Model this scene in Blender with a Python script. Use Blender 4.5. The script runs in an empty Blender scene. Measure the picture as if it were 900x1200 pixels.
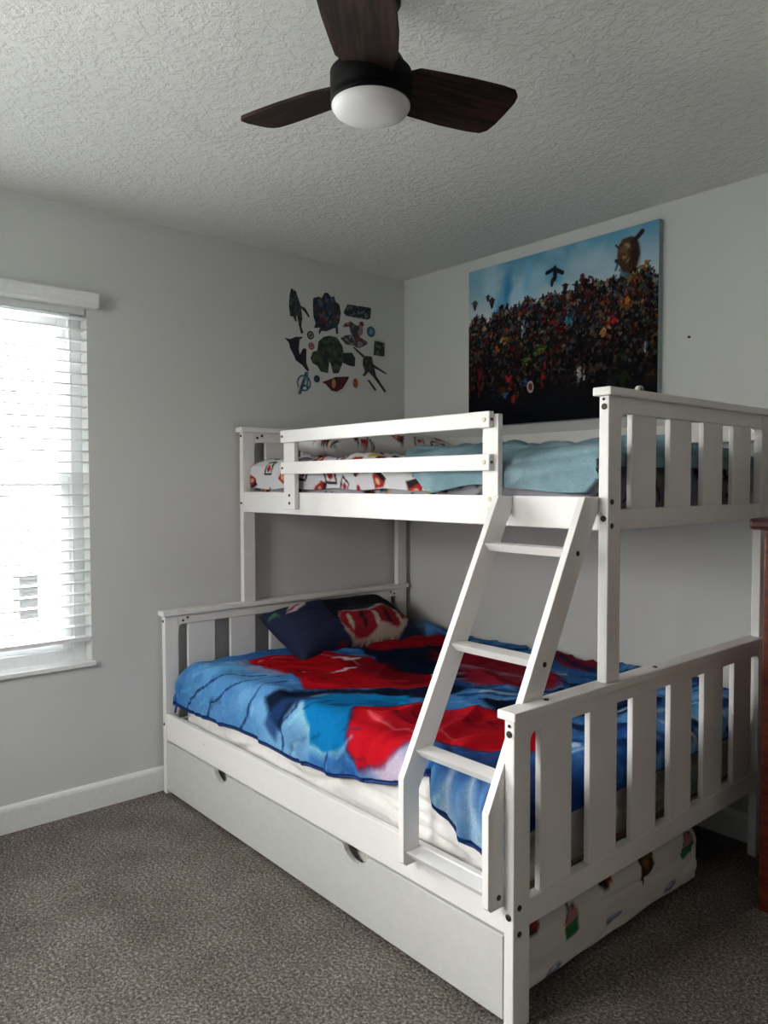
import bpy, bmesh, math, random
import numpy as np
from mathutils import Vector, Matrix, noise
random.seed(7); rng = np.random.default_rng(7)
C = bpy.context.scene.collection
PI = math.pi

# ------------------------------------------------------------------ camera
def make_camera():
    yaw, pitch, roll = 0.8583, -0.0377, -0.0018
    fw = Vector((-math.sin(yaw)*math.cos(pitch), math.cos(yaw)*math.cos(pitch), math.sin(pitch)))
    r = Vector((math.cos(yaw), math.sin(yaw), 0)); u = r.cross(fw)
    r2 = math.cos(roll)*r + math.sin(roll)*u; u2 = -math.sin(roll)*r + math.cos(roll)*u
    cd = bpy.data.cameras.new('camera'); cd.sensor_fit = 'HORIZONTAL'; cd.sensor_width = 36
    cd.lens = 36*896.42/900; cd.clip_start = .02; cd.clip_end = 200
    co = bpy.data.objects.new('camera', cd); C.objects.link(co)
    m = Matrix((r2, u2, -fw)).transposed().to_4x4(); m.translation = Vector((3.1275, -2.8514, 1.3351))
    co.matrix_world = m
    bpy.context.scene.camera = co
make_camera()

# ------------------------------------------------------------------ world, lights, exposure
EXPOSURE = 1.88
SKY = 13.0
w = bpy.data.worlds.new('overcast_sky'); bpy.context.scene.world = w; w.use_nodes = True
wn = w.node_tree.nodes; wl = w.node_tree.links
bg = wn['Background']; bg.inputs[1].default_value = SKY
tc = wn.new('ShaderNodeTexCoord'); sep = wn.new('ShaderNodeSeparateXYZ'); cr = wn.new('ShaderNodeValToRGB')
wl.new(tc.outputs['Generated'], sep.inputs[0])
mr = wn.new('ShaderNodeMapRange'); mr.inputs['From Min'].default_value = -1; mr.inputs['From Max'].default_value = 1
wl.new(sep.outputs[1], mr.inputs['Value']); wl.new(mr.outputs[0], cr.inputs[0]); wl.new(cr.outputs[0], bg.inputs[0])
cr.color_ramp.elements[0].position = 0.0; cr.color_ramp.elements[0].color = (1.0, .965, .92, 1)       # warm tint added to the sky behind the camera, warms the right wall
cr.color_ramp.elements[1].position = .5; cr.color_ramp.elements[1].color = (.90, .95, 1.0, 1)
mz = wn.new('ShaderNodeMapRange'); mz.inputs['From Min'].default_value = 0; mz.inputs['From Max'].default_value = 1
mz.inputs['To Min'].default_value = SKY*.36; mz.inputs['To Max'].default_value = SKY*1.1
wl.new(sep.outputs[2], mz.inputs['Value']); wl.new(mz.outputs[0], bg.inputs[1])
def area(name, loc, rot, sx, sy, power, col, portal=False):
    l = bpy.data.lights.new(name, 'AREA'); l.shape = 'RECTANGLE'; l.size = sx; l.size_y = sy
    l.energy = power; l.color = col
    if portal: l.cycles.is_portal = True
    o = bpy.data.objects.new(name, l); C.objects.link(o); o.location = loc; o.rotation_euler = rot
    return o
ROOM_X, ROOM_Y, H = 3.75, -3.85, 2.44
WY0, WY1, WZ0, WZ1 = -2.66, -1.728, .60, 2.06          # window opening in the left wall
UY0, UY1 = -3.70, -2.768                               # added twin opening, out of view, to brighten the bed and right wall
area('portal_left', (-.13, (WY0+WY1)/2, (WZ0+WZ1)/2), (0, -PI/2, 0), WZ1-WZ0, WY1-WY0, 1, (1, 1, 1), True)
area('portal_added_twin', (-.13, (UY0+UY1)/2, (WZ0+WZ1)/2), (0, -PI/2, 0), WZ1-WZ0, UY1-UY0, 1, (1, 1, 1), True)
VX0, VX1, VZ0, VZ1 = .90, 1.70, 1.25, 2.10             # high window added behind the camera, unseen, for more light on the bed
area('portal_added_front', ((VX0+VX1)/2, ROOM_Y-.13, (VZ0+VZ1)/2), (PI/2, 0, 0), VX1-VX0, VZ1-VZ0, 1, (1, 1, 1), True)
vs = bpy.context.scene.view_settings
vs.view_transform = 'Standard'; vs.look = 'None'; vs.gamma = 1; vs.use_curve_mapping = False; vs.exposure = EXPOSURE
bpy.context.scene.display_settings.display_device = 'sRGB'

# ------------------------------------------------------------------ helpers
def lin(c):
    c = np.asarray(c, float)/255.0
    return np.where(c <= .04045, c/12.92, ((c+.055)/1.055)**2.4)
def rgba(c): return tuple(lin(c)) + (1.0,)
def root_loc(o):
    while o.parent: o = o.parent
    return Vector(o.location)
def link_mesh(name, me, mat, parent=None):
    if parent:
        me.transform(Matrix.Translation(-root_loc(parent)))
    o = bpy.data.objects.new(name, me); C.objects.link(o)
    if mat: me.materials.append(mat)
    if parent: o.parent = parent
    return o
def obj(name, bm, mat, parent=None, smooth=False):
    me = bpy.data.meshes.new(name); bmesh.ops.recalc_face_normals(bm, faces=bm.faces[:]); bm.to_mesh(me); bm.free()
    if smooth:
        for p in me.polygons: p.use_smooth = True
    return link_mesh(name, me, mat, parent)
def tag(o, label, cat, group=None, kind=None):
    o['label'] = label; o['category'] = cat
    if group: o['group'] = group
    if kind: o['kind'] = kind
    return o
def thing(name, loc, label, cat, group=None):
    o = bpy.data.objects.new(name, None); C.objects.link(o); o.location = loc; o.empty_display_size = .05
    return tag(o, label, cat, group)
def struct(o): o['kind'] = 'structure'; return o
def add_box(bm, x0, x1, y0, y1, z0, z1, bev=.0025, seg=2):
    b2 = bmesh.new(); r = bmesh.ops.create_cube(b2, size=1)
    for v in b2.verts: v.co = Vector(((x0+x1)/2+v.co.x*(x1-x0), (y0+y1)/2+v.co.y*(y1-y0), (z0+z1)/2+v.co.z*(z1-z0)))
    if bev: bmesh.ops.bevel(b2, geom=b2.edges[:], offset=bev, segments=seg, affect='EDGES', profile=.6)
    merge(bm, b2)
def merge(bm, b2):
    me = bpy.data.meshes.new('t'); b2.to_mesh(me); b2.free(); bm.from_mesh(me); bpy.data.meshes.remove(me)
def box(name, x0, x1, y0, y1, z0, z1, mat, parent=None, bev=.0025):
    bm = bmesh.new(); add_box(bm, x0, x1, y0, y1, z0, z1, bev); return obj(name, bm, mat, parent)
def add_prism(bm, pts, axis, a, b, bev=0):
    """polygon pts in the plane normal to axis, extruded from a to b"""
    b2 = bmesh.new()
    def P(p, t):
        return {'x': (t, p[0], p[1]), 'y': (p[0], t, p[1]), 'z': (p[0], p[1], t)}[axis]
    v0 = [b2.verts.new(P(p, a)) for p in pts]; v1 = [b2.verts.new(P(p, b)) for p in pts]
    b2.faces.new(v0); b2.faces.new(v1[::-1]); n = len(pts)
    for i in range(n): b2.faces.new((v0[i], v1[i], v1[(i+1) % n], v0[(i+1) % n]))
    bmesh.ops.recalc_face_normals(b2, faces=b2.faces[:])
    if bev: bmesh.ops.bevel(b2, geom=b2.edges[:], offset=bev, segments=2, affect='EDGES', profile=.6)
    merge(bm, b2)
def prism(name, pts, axis, a, b, mat, parent=None, bev=0):
    bm = bmesh.new(); add_prism(bm, pts, axis, a, b, bev); return obj(name, bm, mat, parent)
def add_lathe(bm, prof, center, n=48):
    rings = []
    for r, z in prof:
        if r < 1e-6: rings.append([bm.verts.new((center[0], center[1], center[2]+z))])
        else: rings.append([bm.verts.new((center[0]+r*math.cos(2*PI*k/n), center[1]+r*math.sin(2*PI*k/n), center[2]+z)) for k in range(n)])
    for a, b in zip(rings, rings[1:]):
        for k in range(n):
            k2 = (k+1) % n
            if len(a) == 1 and len(b) == 1: continue
            if len(a) == 1: bm.faces.new((a[0], b[k], b[k2]))
            elif len(b) == 1: bm.faces.new((a[k], a[k2], b[0]))
            else: bm.faces.new((a[k], a[k2], b[k2], b[k]))
def lathe(name, prof, center, mat, parent=None, n=48):
    bm = bmesh.new(); add_lathe(bm, prof, center, n); return obj(name, bm, mat, parent, True)
def add_disc(bm, c, axis, r, h, n=16):
    """small domed cylinder standing out along axis direction vector"""
    d = Vector(axis).normalized(); q = Vector((0, 0, 1)).rotation_difference(d)
    b2 = bmesh.new(); add_lathe(b2, [(0, -.002), (r, -.002), (r, h*.6), (r*.75, h), (0, h)], (0, 0, 0), n)
    for v in b2.verts: v.co = q @ v.co + Vector(c)
    merge(bm, b2)
def disc(name, c, axis, r, h, mat, parent=None):
    bm = bmesh.new(); add_disc(bm, c, axis, r, h); return obj(name, bm, mat, parent)
def add_tube(bm, pts, r, n=8):
    pts = [Vector(p) for p in pts]; rings = []
    for i, p in enumerate(pts):
        t = (pts[min(i+1, len(pts)-1)]-pts[max(i-1, 0)]).normalized()
        ref = Vector((0, 0, 1)) if abs(t.z) < .9 else Vector((1, 0, 0))
        a = t.cross(ref).normalized(); b = t.cross(a)
        rings.append([bm.verts.new(p+r*(math.cos(2*PI*k/n)*a+math.sin(2*PI*k/n)*b)) for k in range(n)])
    for a, b in zip(rings, rings[1:]):
        for k in range(n): bm.faces.new((a[k], a[(k+1) % n], b[(k+1) % n], b[k]))
    bm.faces.new(rings[0]); bm.faces.new(rings[-1])
def tube(name, pts, r, mat, parent=None, n=8):
    bm = bmesh.new(); add_tube(bm, pts, r, n); return obj(name, bm, mat, parent, True)

# ------------------------------------------------------------------ materials
def new_mat(name, col=None, rough=.5, spec=.5, metal=0):
    m = bpy.data.materials.new(name); m.use_nodes = True
    b = m.node_tree.nodes['Principled BSDF']
    if col is not None: b.inputs['Base Color'].default_value = rgba(col)
    b.inputs['Roughness'].default_value = rough; b.inputs['Metallic'].default_value = metal
    b.inputs['Specular IOR Level'].default_value = spec
    return m
def N(m, t): return m.node_tree.nodes.new(t)
def L(m, a, b): m.node_tree.links.new(a, b)
def bump(m, height_out, strength, dist):
    b = N(m, 'ShaderNodeBump'); b.inputs['Strength'].default_value = strength; b.inputs['Distance'].default_value = dist
    L(m, height_out, b.inputs['Height']); L(m, b.outputs[0], m.node_tree.nodes['Principled BSDF'].inputs['Normal'])
def noise_node(m, scale, detail=4, rough=.5, coord='Object', stretch=None):
    t = N(m, 'ShaderNodeTexCoord'); n = N(m, 'ShaderNodeTexNoise')
    n.inputs['Scale'].default_value = scale; n.inputs['Detail'].default_value = detail; n.inputs['Roughness'].default_value = rough
    if stretch:
        mp = N(m, 'ShaderNodeMapping'); mp.inputs['Scale'].default_value = stretch
        L(m, t.outputs[coord], mp.inputs[0]); L(m, mp.outputs[0], n.inputs[0])
    else: L(m, t.outputs[coord], n.inputs[0])
    return n
def mix_two(m, fac_out, c1, c2, p0=.35, p1=.65):
    r = N(m, 'ShaderNodeValToRGB'); r.color_ramp.elements[0].position = p0; r.color_ramp.elements[1].position = p1
    r.color_ramp.elements[0].color = rgba(c1); r.color_ramp.elements[1].color = rgba(c2)
    L(m, fac_out, r.inputs[0]); L(m, r.outputs[0], m.node_tree.nodes['Principled BSDF'].inputs['Base Color'])
    return r
def painted(name, c1, c2, rough, bscale=60, bs=.08, dist=.002):
    m = new_mat(name, c1, rough); n = noise_node(m, bscale, 5); mix_two(m, n.outputs[0], c1, c2)
    bump(m, n.outputs[0], bs, dist); return m
M = {}
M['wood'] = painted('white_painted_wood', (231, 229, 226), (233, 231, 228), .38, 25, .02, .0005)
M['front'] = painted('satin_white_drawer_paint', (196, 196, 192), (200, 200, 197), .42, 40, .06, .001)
M['wall'] = painted('pale_grey_wall_paint', (202, 203, 201), (205, 206, 204), .75, 180, .12, .001)
M['trim'] = painted('white_trim_paint', (222, 224, 224), (228, 229, 228), .4, 60, .05, .001)
M['vinyl'] = painted('white_vinyl', (228, 230, 230), (232, 234, 234), .35, 60, .03, .0005)
M['sheet'] = painted('white_cotton_sheet', (222, 220, 216), (230, 228, 224), .9, 30, .15, .004)
M['ceiling'] = new_mat('knockdown_ceiling_plaster', (226, 225, 222), .9, .2)
def ceiling_mat():
    m = M['ceiling']; n = noise_node(m, 42, 5, .6); n2 = noise_node(m, 110, 3, .5)
    r = N(m, 'ShaderNodeValToRGB'); r.color_ramp.elements[0].position = .44; r.color_ramp.elements[1].position = .60
    L(m, n.outputs[0], r.inputs[0])
    a = N(m, 'ShaderNodeMath'); a.operation = 'MULTIPLY_ADD'; a.inputs[1].default_value = .3
    L(m, n2.outputs[0], a.inputs[0]); L(m, r.outputs[0], a.inputs[2])
    bump(m, a.outputs[0], .55, .0035)
ceiling_mat()
M['carpet'] = new_mat('taupe_carpet_pile', (120, 108, 98), 1.0, .05)
def carpet_mat():
    m = M['carpet']; n = noise_node(m, 112, 7, .8); n2 = noise_node(m, 5, 4, .6); n3 = noise_node(m, 200, 3, .7)
    r = N(m, 'ShaderNodeValToRGB'); e = r.color_ramp.elements
    e[0].position = .36; e[0].color = rgba((68, 62, 58)); e[1].position = .64; e[1].color = rgba((210, 202, 193))
    x = e.new(.5); x.color = rgba((126, 119, 113))
    L(m, n.outputs[0], r.inputs[0])
    mx = N(m, 'ShaderNodeMixRGB'); mx.blend_type = 'MULTIPLY'; mx.inputs[0].default_value = .75
    r2 = N(m, 'ShaderNodeValToRGB'); r2.color_ramp.elements[0].position = .35; r2.color_ramp.elements[0].color = (.72, .70, .68, 1)
    r2.color_ramp.elements[1].position = .65; r2.color_ramp.elements[1].color = (1.1, 1.1, 1.1, 1)
    L(m, n2.outputs[0], r2.inputs[0]); L(m, r.outputs[0], mx.inputs[1]); L(m, r2.outputs[0], mx.inputs[2])
    L(m, mx.outputs[0], m.node_tree.nodes['Principled BSDF'].inputs['Base Color'])
    s = N(m, 'ShaderNodeMath'); s.operation = 'ADD'; L(m, n.outputs[0], s.inputs[0]); L(m, n3.outputs[0], s.inputs[1])
    bump(m, s.outputs[0], .9, .009)
carpet_mat()
def wood_grain(name, c1, c2, rough, scale=6, stretch=(1, 14, 1)):
    m = new_mat(name, c1, rough)
    t = N(m, 'ShaderNodeTexCoord'); mp = N(m, 'ShaderNodeMapping'); mp.inputs['Scale'].default_value = stretch
    wv = N(m, 'ShaderNodeTexNoise'); wv.inputs['Scale'].default_value = scale; wv.inputs['Detail'].default_value = 6
    wv.inputs['Distortion'].default_value = .8
    L(m, t.outputs['Object'], mp.inputs[0]); L(m, mp.outputs[0], wv.inputs[0])
    mix_two(m, wv.outputs[0], c1, c2, .38, .62); bump(m, wv.outputs[0], .15, .001)
    return m
M['dresser'] = wood_grain('cherry_stained_wood', (84, 26, 12), (116, 48, 22), .35, 5, (1, 1, 9))
M['dresser_dark'] = wood_grain('dark_cherry_wood', (58, 16, 10), (84, 26, 14), .35, 5, (2, 2, 9))
M['pine'] = wood_grain('bare_pine', (168, 130, 92), (186, 150, 112), .7, 5, (1, 10, 1))
M['metal'] = new_mat('matte_black_metal', (6, 6, 7), .6, .15)
M['bolt'] = new_mat('dark_bronze_bolt', (70, 58, 46), .4, .5, .7)
M['cream'] = new_mat('cream_bolt_cap', (222, 212, 188), .5)
M['knob'] = new_mat('dark_bronze_knob', (40, 32, 26), .35, .5, .8)
M['white_plastic'] = new_mat('white_plastic', (225, 222, 218), .4)
M['dark_plastic'] = new_mat('black_plastic', (30, 26, 26), .4)
M['cord'] = new_mat('white_cord', (215, 215, 212), .8)
def diffuser():
    m = new_mat('frosted_diffuser', (222, 220, 222), .45); m.node_tree.nodes['Principled BSDF'].inputs['Subsurface Weight'].default_value = .0
    return m
M['diffuser'] = diffuser()
def glass():
    m = bpy.data.materials.new('window_glass'); m.use_nodes = True; t = m.node_tree; t.nodes.clear()
    o = t.nodes.new('ShaderNodeOutputMaterial'); mx = t.nodes.new('ShaderNodeMixShader'); a = t.nodes.new('ShaderNodeBsdfTransparent')
    g = t.nodes.new('ShaderNodeBsdfGlossy'); g.inputs['Roughness'].default_value = .02; f = t.nodes.new('ShaderNodeFresnel'); f.inputs[0].default_value = 1.3
    t.links.new(f.outputs[0], mx.inputs[0]); t.links.new(a.outputs[0], mx.inputs[1]); t.links.new(g.outputs[0], mx.inputs[2]); t.links.new(mx.outputs[0], o.inputs[0])
    return m
M['glass'] = glass()
def printed(name, rough=.9, fuzz=220, bs=.25, dist=.002, var=.25, spec=.2, sheen=.0):
    """cloth or print whose pattern is the colour attribute 'print', broken up by fibre noise"""
    m = new_mat(name, None, rough, spec); a = N(m, 'ShaderNodeAttribute'); a.attribute_name = 'print'
    n = noise_node(m, fuzz, 4, .7); r = N(m, 'ShaderNodeValToRGB')
    r.color_ramp.elements[0].position = .3; r.color_ramp.elements[0].color = (1-var,)*3+(1,)
    r.color_ramp.elements[1].position = .7; r.color_ramp.elements[1].color = (1, 1, 1, 1)
    mx = N(m, 'ShaderNodeMixRGB'); mx.blend_type = 'MULTIPLY'; mx.inputs[0].default_value = 1
    L(m, n.outputs[0], r.inputs[0]); L(m, a.outputs[0], mx.inputs[1]); L(m, r.outputs[0], mx.inputs[2])
    b = m.node_tree.nodes['Principled BSDF']; L(m, mx.outputs[0], b.inputs['Base Color'])
    b.inputs['Sheen Weight'].default_value = sheen
    if bs: bump(m, n.outputs[0], bs, dist)
    return m
M['fleece'] = printed('printed_fleece', .95, 190, .5, .003, .30, .05, 0)
M['print_sheet'] = printed('printed_cotton', .9, 160, .1, .001, .08)
M['canvas'] = printed('printed_canvas', .8, 500, .05, .0005, .10, .1)

# ------------------------------------------------------------------ raster canvas for cloth and poster prints (pattern only)
class Canvas:
    def __init__(s, x0, x1, y0, y1, res, base):
        s.x0, s.y0, s.res = x0, y0, res
        s.nx = int(round((x1-x0)/res))+1; s.ny = int(round((y1-y0)/res))+1
        s.a = np.zeros((s.ny, s.nx, 3)); s.a[:] = base
        s.X, s.Y = np.meshgrid(x0+np.arange(s.nx)*res, y0+np.arange(s.ny)*res)
        s.WX, s.WY = s.X, s.Y
    def field(s, scale, seed, octaves=4):
        out = np.zeros((s.ny, s.nx)); amp = 1; tot = 0; r = np.random.default_rng(seed)
        for o in range(octaves):
            gx = int((s.X.max()-s.x0)*scale)+3; gy = int((s.Y.max()-s.y0)*scale)+3
            g = r.random((gy, gx)); fx = (s.X-s.x0)*scale; fy = (s.Y-s.y0)*scale
            ix = fx.astype(int); iy = fy.astype(int); tx = fx-ix; ty = fy-iy; tx = tx*tx*(3-2*tx); ty = ty*ty*(3-2*ty)
            out += amp*((g[iy, ix]*(1-tx)+g[iy, ix+1]*tx)*(1-ty)+(g[iy+1, ix]*(1-tx)+g[iy+1, ix+1]*tx)*ty)
            tot += amp; amp *= .5; scale *= 2
        return out/tot
    def warp(s, amp, scale, seed=1):
        s.WX = s.X+(s.field(scale, seed)-.5)*2*amp; s.WY = s.Y+(s.field(scale, seed+50)-.5)*2*amp
    def put(s, mask, col, alpha=1.0):
        m = (mask*alpha)[..., None]; s.a = s.a*(1-m)+np.asarray(col, float)*m
    def win(s, xa, xb, ya, yb, pad=.0):
        i0 = max(0, int((xa-pad-s.x0)/s.res)); i1 = min(s.nx, int((xb+pad-s.x0)/s.res)+2)
        j0 = max(0, int((ya-pad-s.y0)/s.res)); j1 = min(s.ny, int((yb+pad-s.y0)/s.res)+2)
        return slice(j0, max(j0, j1)), slice(i0, max(i0, i1))
    def poly(s, pts, col, soft=.0, alpha=1.0):
        xs = [p[0] for p in pts]; ys = [p[1] for p in pts]; pad = soft*3+.06
        J, I = s.win(min(xs), max(xs), min(ys), max(ys), pad)
        X, Y = s.WX[J, I], s.WY[J, I]
        if X.size == 0: return
        ins = np.zeros(X.shape, bool); d = np.full(X.shape, 9.0); n = len(pts)
        for k in range(n):
            (xa, ya), (xb, yb) = pts[k], pts[(k+1) % n]
            if ya != yb:
                c = ((ya > Y) != (yb > Y)) & (X < (xb-xa)*(Y-ya)/(yb-ya)+xa); ins ^= c
            dx, dy = xb-xa, yb-ya; l2 = dx*dx+dy*dy+1e-12
            t = np.clip(((X-xa)*dx+(Y-ya)*dy)/l2, 0, 1); d = np.minimum(d, np.hypot(X-xa-t*dx, Y-ya-t*dy))
        sd = np.where(ins, d, -d); so = max(soft, s.res*.6)
        m = np.clip(sd/so*.5+.5, 0, 1)*alpha
        s.a[J, I] = s.a[J, I]*(1-m[..., None])+np.asarray(col, float)*m[..., None]
    def line(s, pts, wd, col, soft=.0, alpha=1.0):
        xs = [p[0] for p in pts]; ys = [p[1] for p in pts]; J, I = s.win(min(xs), max(xs), min(ys), max(ys), wd+soft+.06)
        X, Y = s.WX[J, I], s.WY[J, I]
        if X.size == 0: return
        d = np.full(X.shape, 9.0)
        for (xa, ya), (xb, yb) in zip(pts, pts[1:]):
            dx, dy = xb-xa, yb-ya; l2 = dx*dx+dy*dy+1e-12
            t = np.clip(((X-xa)*dx+(Y-ya)*dy)/l2, 0, 1); d = np.minimum(d, np.hypot(X-xa-t*dx, Y-ya-t*dy))
        so = max(soft, s.res*.6); m = np.clip((wd/2-d)/so*.5+.5, 0, 1)*alpha
        s.a[J, I] = s.a[J, I]*(1-m[..., None])+np.asarray(col, float)*m[..., None]
    def ell(s, cx, cy, rx, ry, col, ang=0, soft=.0, alpha=1.0):
        R = max(rx, ry)+soft; J, I = s.win(cx-R, cx+R, cy-R, cy+R)
        X, Y = s.WX[J, I]-cx, s.WY[J, I]-cy
        if X.size == 0: return
        c, sn = math.cos(ang), math.sin(ang); u = (X*c+Y*sn)/rx; v = (-X*sn+Y*c)/ry
        d = (1-np.hypot(u, v))*min(rx, ry); so = max(soft, s.res*.6); m = np.clip(d/so*.5+.5, 0, 1)*alpha
        s.a[J, I] = s.a[J, I]*(1-m[..., None])+np.asarray(col, float)*m[..., None]
    def sample(s, x, y):
        i = np.clip(np.round((np.asarray(x)-s.x0)/s.res).astype(int), 0, s.nx-1)
        j = np.clip(np.round((np.asarray(y)-s.y0)/s.res).astype(int), 0, s.ny-1)
        return s.a[j, i]
def set_print(me, cols):
    """cols: n_verts x 3 in 0..255 sRGB"""
    at = me.color_attributes.new('print', 'FLOAT_COLOR', 'POINT')
    c = np.ones((len(me.vertices), 4)); c[:, :3] = lin(np.clip(cols, 0, 255)); at.data.foreach_set('color', c.ravel())
def grid_mesh(name, P, cols, mat, parent=None, thick=0, smooth=True, sub=False):
    """P: (n, m, 3) array of positions"""
    n, m = P.shape[:2]; me = bpy.data.meshes.new(name)
    if parent: P = P-np.array(root_loc(parent))
    idx = np.arange(n*m).reshape(n, m)
    f = np.stack([idx[:-1, :-1], idx[1:, :-1], idx[1:, 1:], idx[:-1, 1:]], -1).reshape(-1, 4)
    me.from_pydata(P.reshape(-1, 3).tolist(), [], f.tolist())
    if cols is not None: set_print(me, cols.reshape(-1, 3))
    if smooth: me.polygons.foreach_set('use_smooth', [True]*len(me.polygons))
    me.update(); o = bpy.data.objects.new(name, me); C.objects.link(o); me.materials.append(mat)
    if parent: o.parent = parent
    if thick:
        md = o.modifiers.new('thickness', 'SOLIDIFY'); md.thickness = thick; md.offset = 0
    return o
def nz(x, y, z=0): return noise.noise(Vector((x, y, z)))
def fold(a, r):
    """unrolled length a past an edge of radius r -> (horizontal, vertical)"""
    a = np.maximum(a, 0); q = r*PI/2
    return np.where(a < q, r*np.sin(np.minimum(a, q)/r), r), np.where(a < q, r*(1-np.cos(np.minimum(a, q)/r)), r+a-q)

# ------------------------------------------------------------------ room shell
T = .12
def left_wall():
    bm = bmesh.new()
    for a, b in ((ROOM_Y-T, UY0), (UY1, WY0), (WY1, T)): add_box(bm, -T, 0, a, b, 0, H, 0)
    for a, b in ((UY0, UY1), (WY0, WY1)):
        add_box(bm, -T, 0, a, b, 0, WZ0, 0); add_box(bm, -T, 0, a, b, WZ1, H, 0)
    return struct(obj('wall_left', bm, M['wall']))
left_wall()
def front_wall():
    bm = bmesh.new()
    for a, b, c, d in ((0, VX0, 0, H), (VX1, ROOM_X+T, 0, H), (VX0, VX1, 0, VZ0), (VX0, VX1, VZ1, H)): add_box(bm, a, b, ROOM_Y-T, ROOM_Y, c, d, 0)
    return struct(obj('wall_front', bm, M['wall']))
front_wall()
struct(box('wall_back', 0, ROOM_X+T, 0, T, 0, H, M['wall'], None, 0))
struct(box('wall_right', ROOM_X, ROOM_X+T, ROOM_Y-T, 0, 0, H, painted('greige_low_bounce_paint', (140, 135, 128), (144, 139, 132), .8), None, 0))  # unseen wall, colour darkened to cut bounce light on the left wall
struct(box('ceiling', -T, ROOM_X+T, ROOM_Y-T, T, H, H+.1, M['ceiling'], None, 0))
struct(box('floor', -T, ROOM_X+T, ROOM_Y-T, T, -.1, 0, M['carpet'], None, 0))
def base(name, axis, plane, sgn, a0, a1):
    pr = [(0, 0), (.014, 0), (.014, .088), (.011, .098), (.006, .104), (0, .106)]
    bm = bmesh.new()
    if axis == 'x': add_prism(bm, [(plane+sgn*p[0], p[1]) for p in pr], 'y', a0, a1)
    else: add_prism(bm, [(plane+sgn*p[0], p[1]) for p in pr], 'x', a0, a1)
    return struct(obj(name, bm, M['trim']))
base('baseboard_left', 'x', 0, 1, ROOM_Y, 0)
base('baseboard_back', 'y', 0, -1, .014, ROOM_X)
base('baseboard_right', 'x', ROOM_X, -1, ROOM_Y, -.014)

def window(name, y0, y1, z0, z1):
    """single-hung vinyl window set in the left wall"""
    r = bpy.data.objects.new(name, None); C.objects.link(r); r.location = (-.08, (y0+y1)/2, z0); r['kind'] = 'structure'
    bm = bmesh.new(); xa, xb = -.115, -.07
    for (a, b, c, d) in ((y0, y0+.05, z0, z1), (y1-.05, y1, z0, z1), (y0+.05, y1-.05, z1-.05, z1), (y0+.05, y1-.05, z0, z0+.06)):
        add_box(bm, xa, xb, a, b, c, d, .004)
    obj('window_frame', bm, M['vinyl'], r)
    zm = 1.325
    for nm, xc, c, d in (('upper_sash', -.105, zm, z1-.05), ('lower_sash', -.085, z0+.055, zm+.04)):
        bm = bmesh.new()
        for (a, b, e, f) in ((y0+.05, y0+.088, c, d), (y1-.088, y1-.05, c, d), (y0+.088, y1-.088, d-.04, d), (y0+.088, y1-.088, c, c+.04)):
            add_box(bm, xc-.012, xc+.012, a, b, e, f, .003)
        s = obj(nm, bm, M['vinyl'], r)
        box('glass_pane', xc-.002, xc+.002, y0+.088, y1-.088, c+.04, d-.04, M['glass'], s, 0)
    return r
window('window_1', WY0, WY1, WZ0, WZ1); window('added_window_2', UY0, UY1, WZ0, WZ1)  # the second one is added out of view for its light
struct(box('trim_1', -T+.002, .018, WY0-.012, WY1+.012, WZ0-.006, WZ0+.012, M['trim'], None, .003))
struct(box('added_trim_2', -T+.002, .018, UY0-.012, UY1+.004, WZ0-.006, WZ0+.012, M['trim'], None, .003))  # sill of the added twin window
def added_window_front():  # added window out of view, lets extra light into the room
    r = bpy.data.objects.new('added_window_3', None); C.objects.link(r); r.location = ((VX0+VX1)/2, ROOM_Y, VZ0); r['kind'] = 'structure'
    bm = bmesh.new(); mx = (VX0+VX1)/2
    for (a, b, c, d) in ((VX0, VX0+.05, VZ0, VZ1), (VX1-.05, VX1, VZ0, VZ1), (VX0+.05, VX1-.05, VZ1-.05, VZ1), (VX0+.05, VX1-.05, VZ0, VZ0+.05), (mx-.02, mx+.02, VZ0+.05, VZ1-.05)):
        add_box(bm, a, b, ROOM_Y-.11, ROOM_Y-.07, c, d, .003)
    obj('window_frame', bm, M['vinyl'], r)
    box('glass_pane', VX0+.04, VX1-.04, ROOM_Y-.094, ROOM_Y-.09, VZ0+.04, VZ1-.04, M['glass'], r, 0)
added_window_front()
struct(box('ground', -60, 60, -60, 60, -.5, -.4, new_mat('pale_concrete', (150, 150, 142), .9), None, 0))

# blind
bl = thing('window_blind', (-.03, (WY0+WY1)/2, .70), 'white horizontal slat blind, half open, hanging in the bright window', 'blind')
bm = bmesh.new()
add_prism(bm, [(.0, 2.035), (.045, 2.035), (.050, 2.045), (.046, 2.055), (.050, 2.062), (.050, 2.078), (.058, 2.086), (.058, 2.092), (0, 2.092)], 'y', WY0-.03, WY1+.032, 0)
obj('valance', bm, M['vinyl'], bl)
box('headrail', -.055, -.005, WY0+.006, WY1-.006, 2.01, 2.055, M['vinyl'], bl)
nsl = 29
for i in range(nsl):
    z = 2.0-i*.0443
    bm = bmesh.new(); tilt = math.radians(1)
    pts = []
    for k in range(7):
        u = -1+2*k/6; x = -.024+.025*u*math.cos(tilt); zz = z+.025*u*math.sin(tilt)*-1+.002*(1-u*u)
        pts.append((x, zz))
    add_prism(bm, pts+[(p[0], p[1]-.0052) for p in pts[::-1]], 'y', WY0+.003, WY1-.002)
    obj('slat', bm, M['vinyl'], bl)
box('bottom_rail', -.049, .001, WY0+.003, WY1-.002, .697, .714, M['vinyl'], bl)
for yy in (WY1-.065, (WY0+WY1)/2, WY0+.065):
    for xx in (-.0505, -.0): tube('ladder_cord', [(xx, yy, .71), (xx, yy, 1.3), (xx, yy, 2.02)], .0013, M['cord'], bl, 6)

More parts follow.
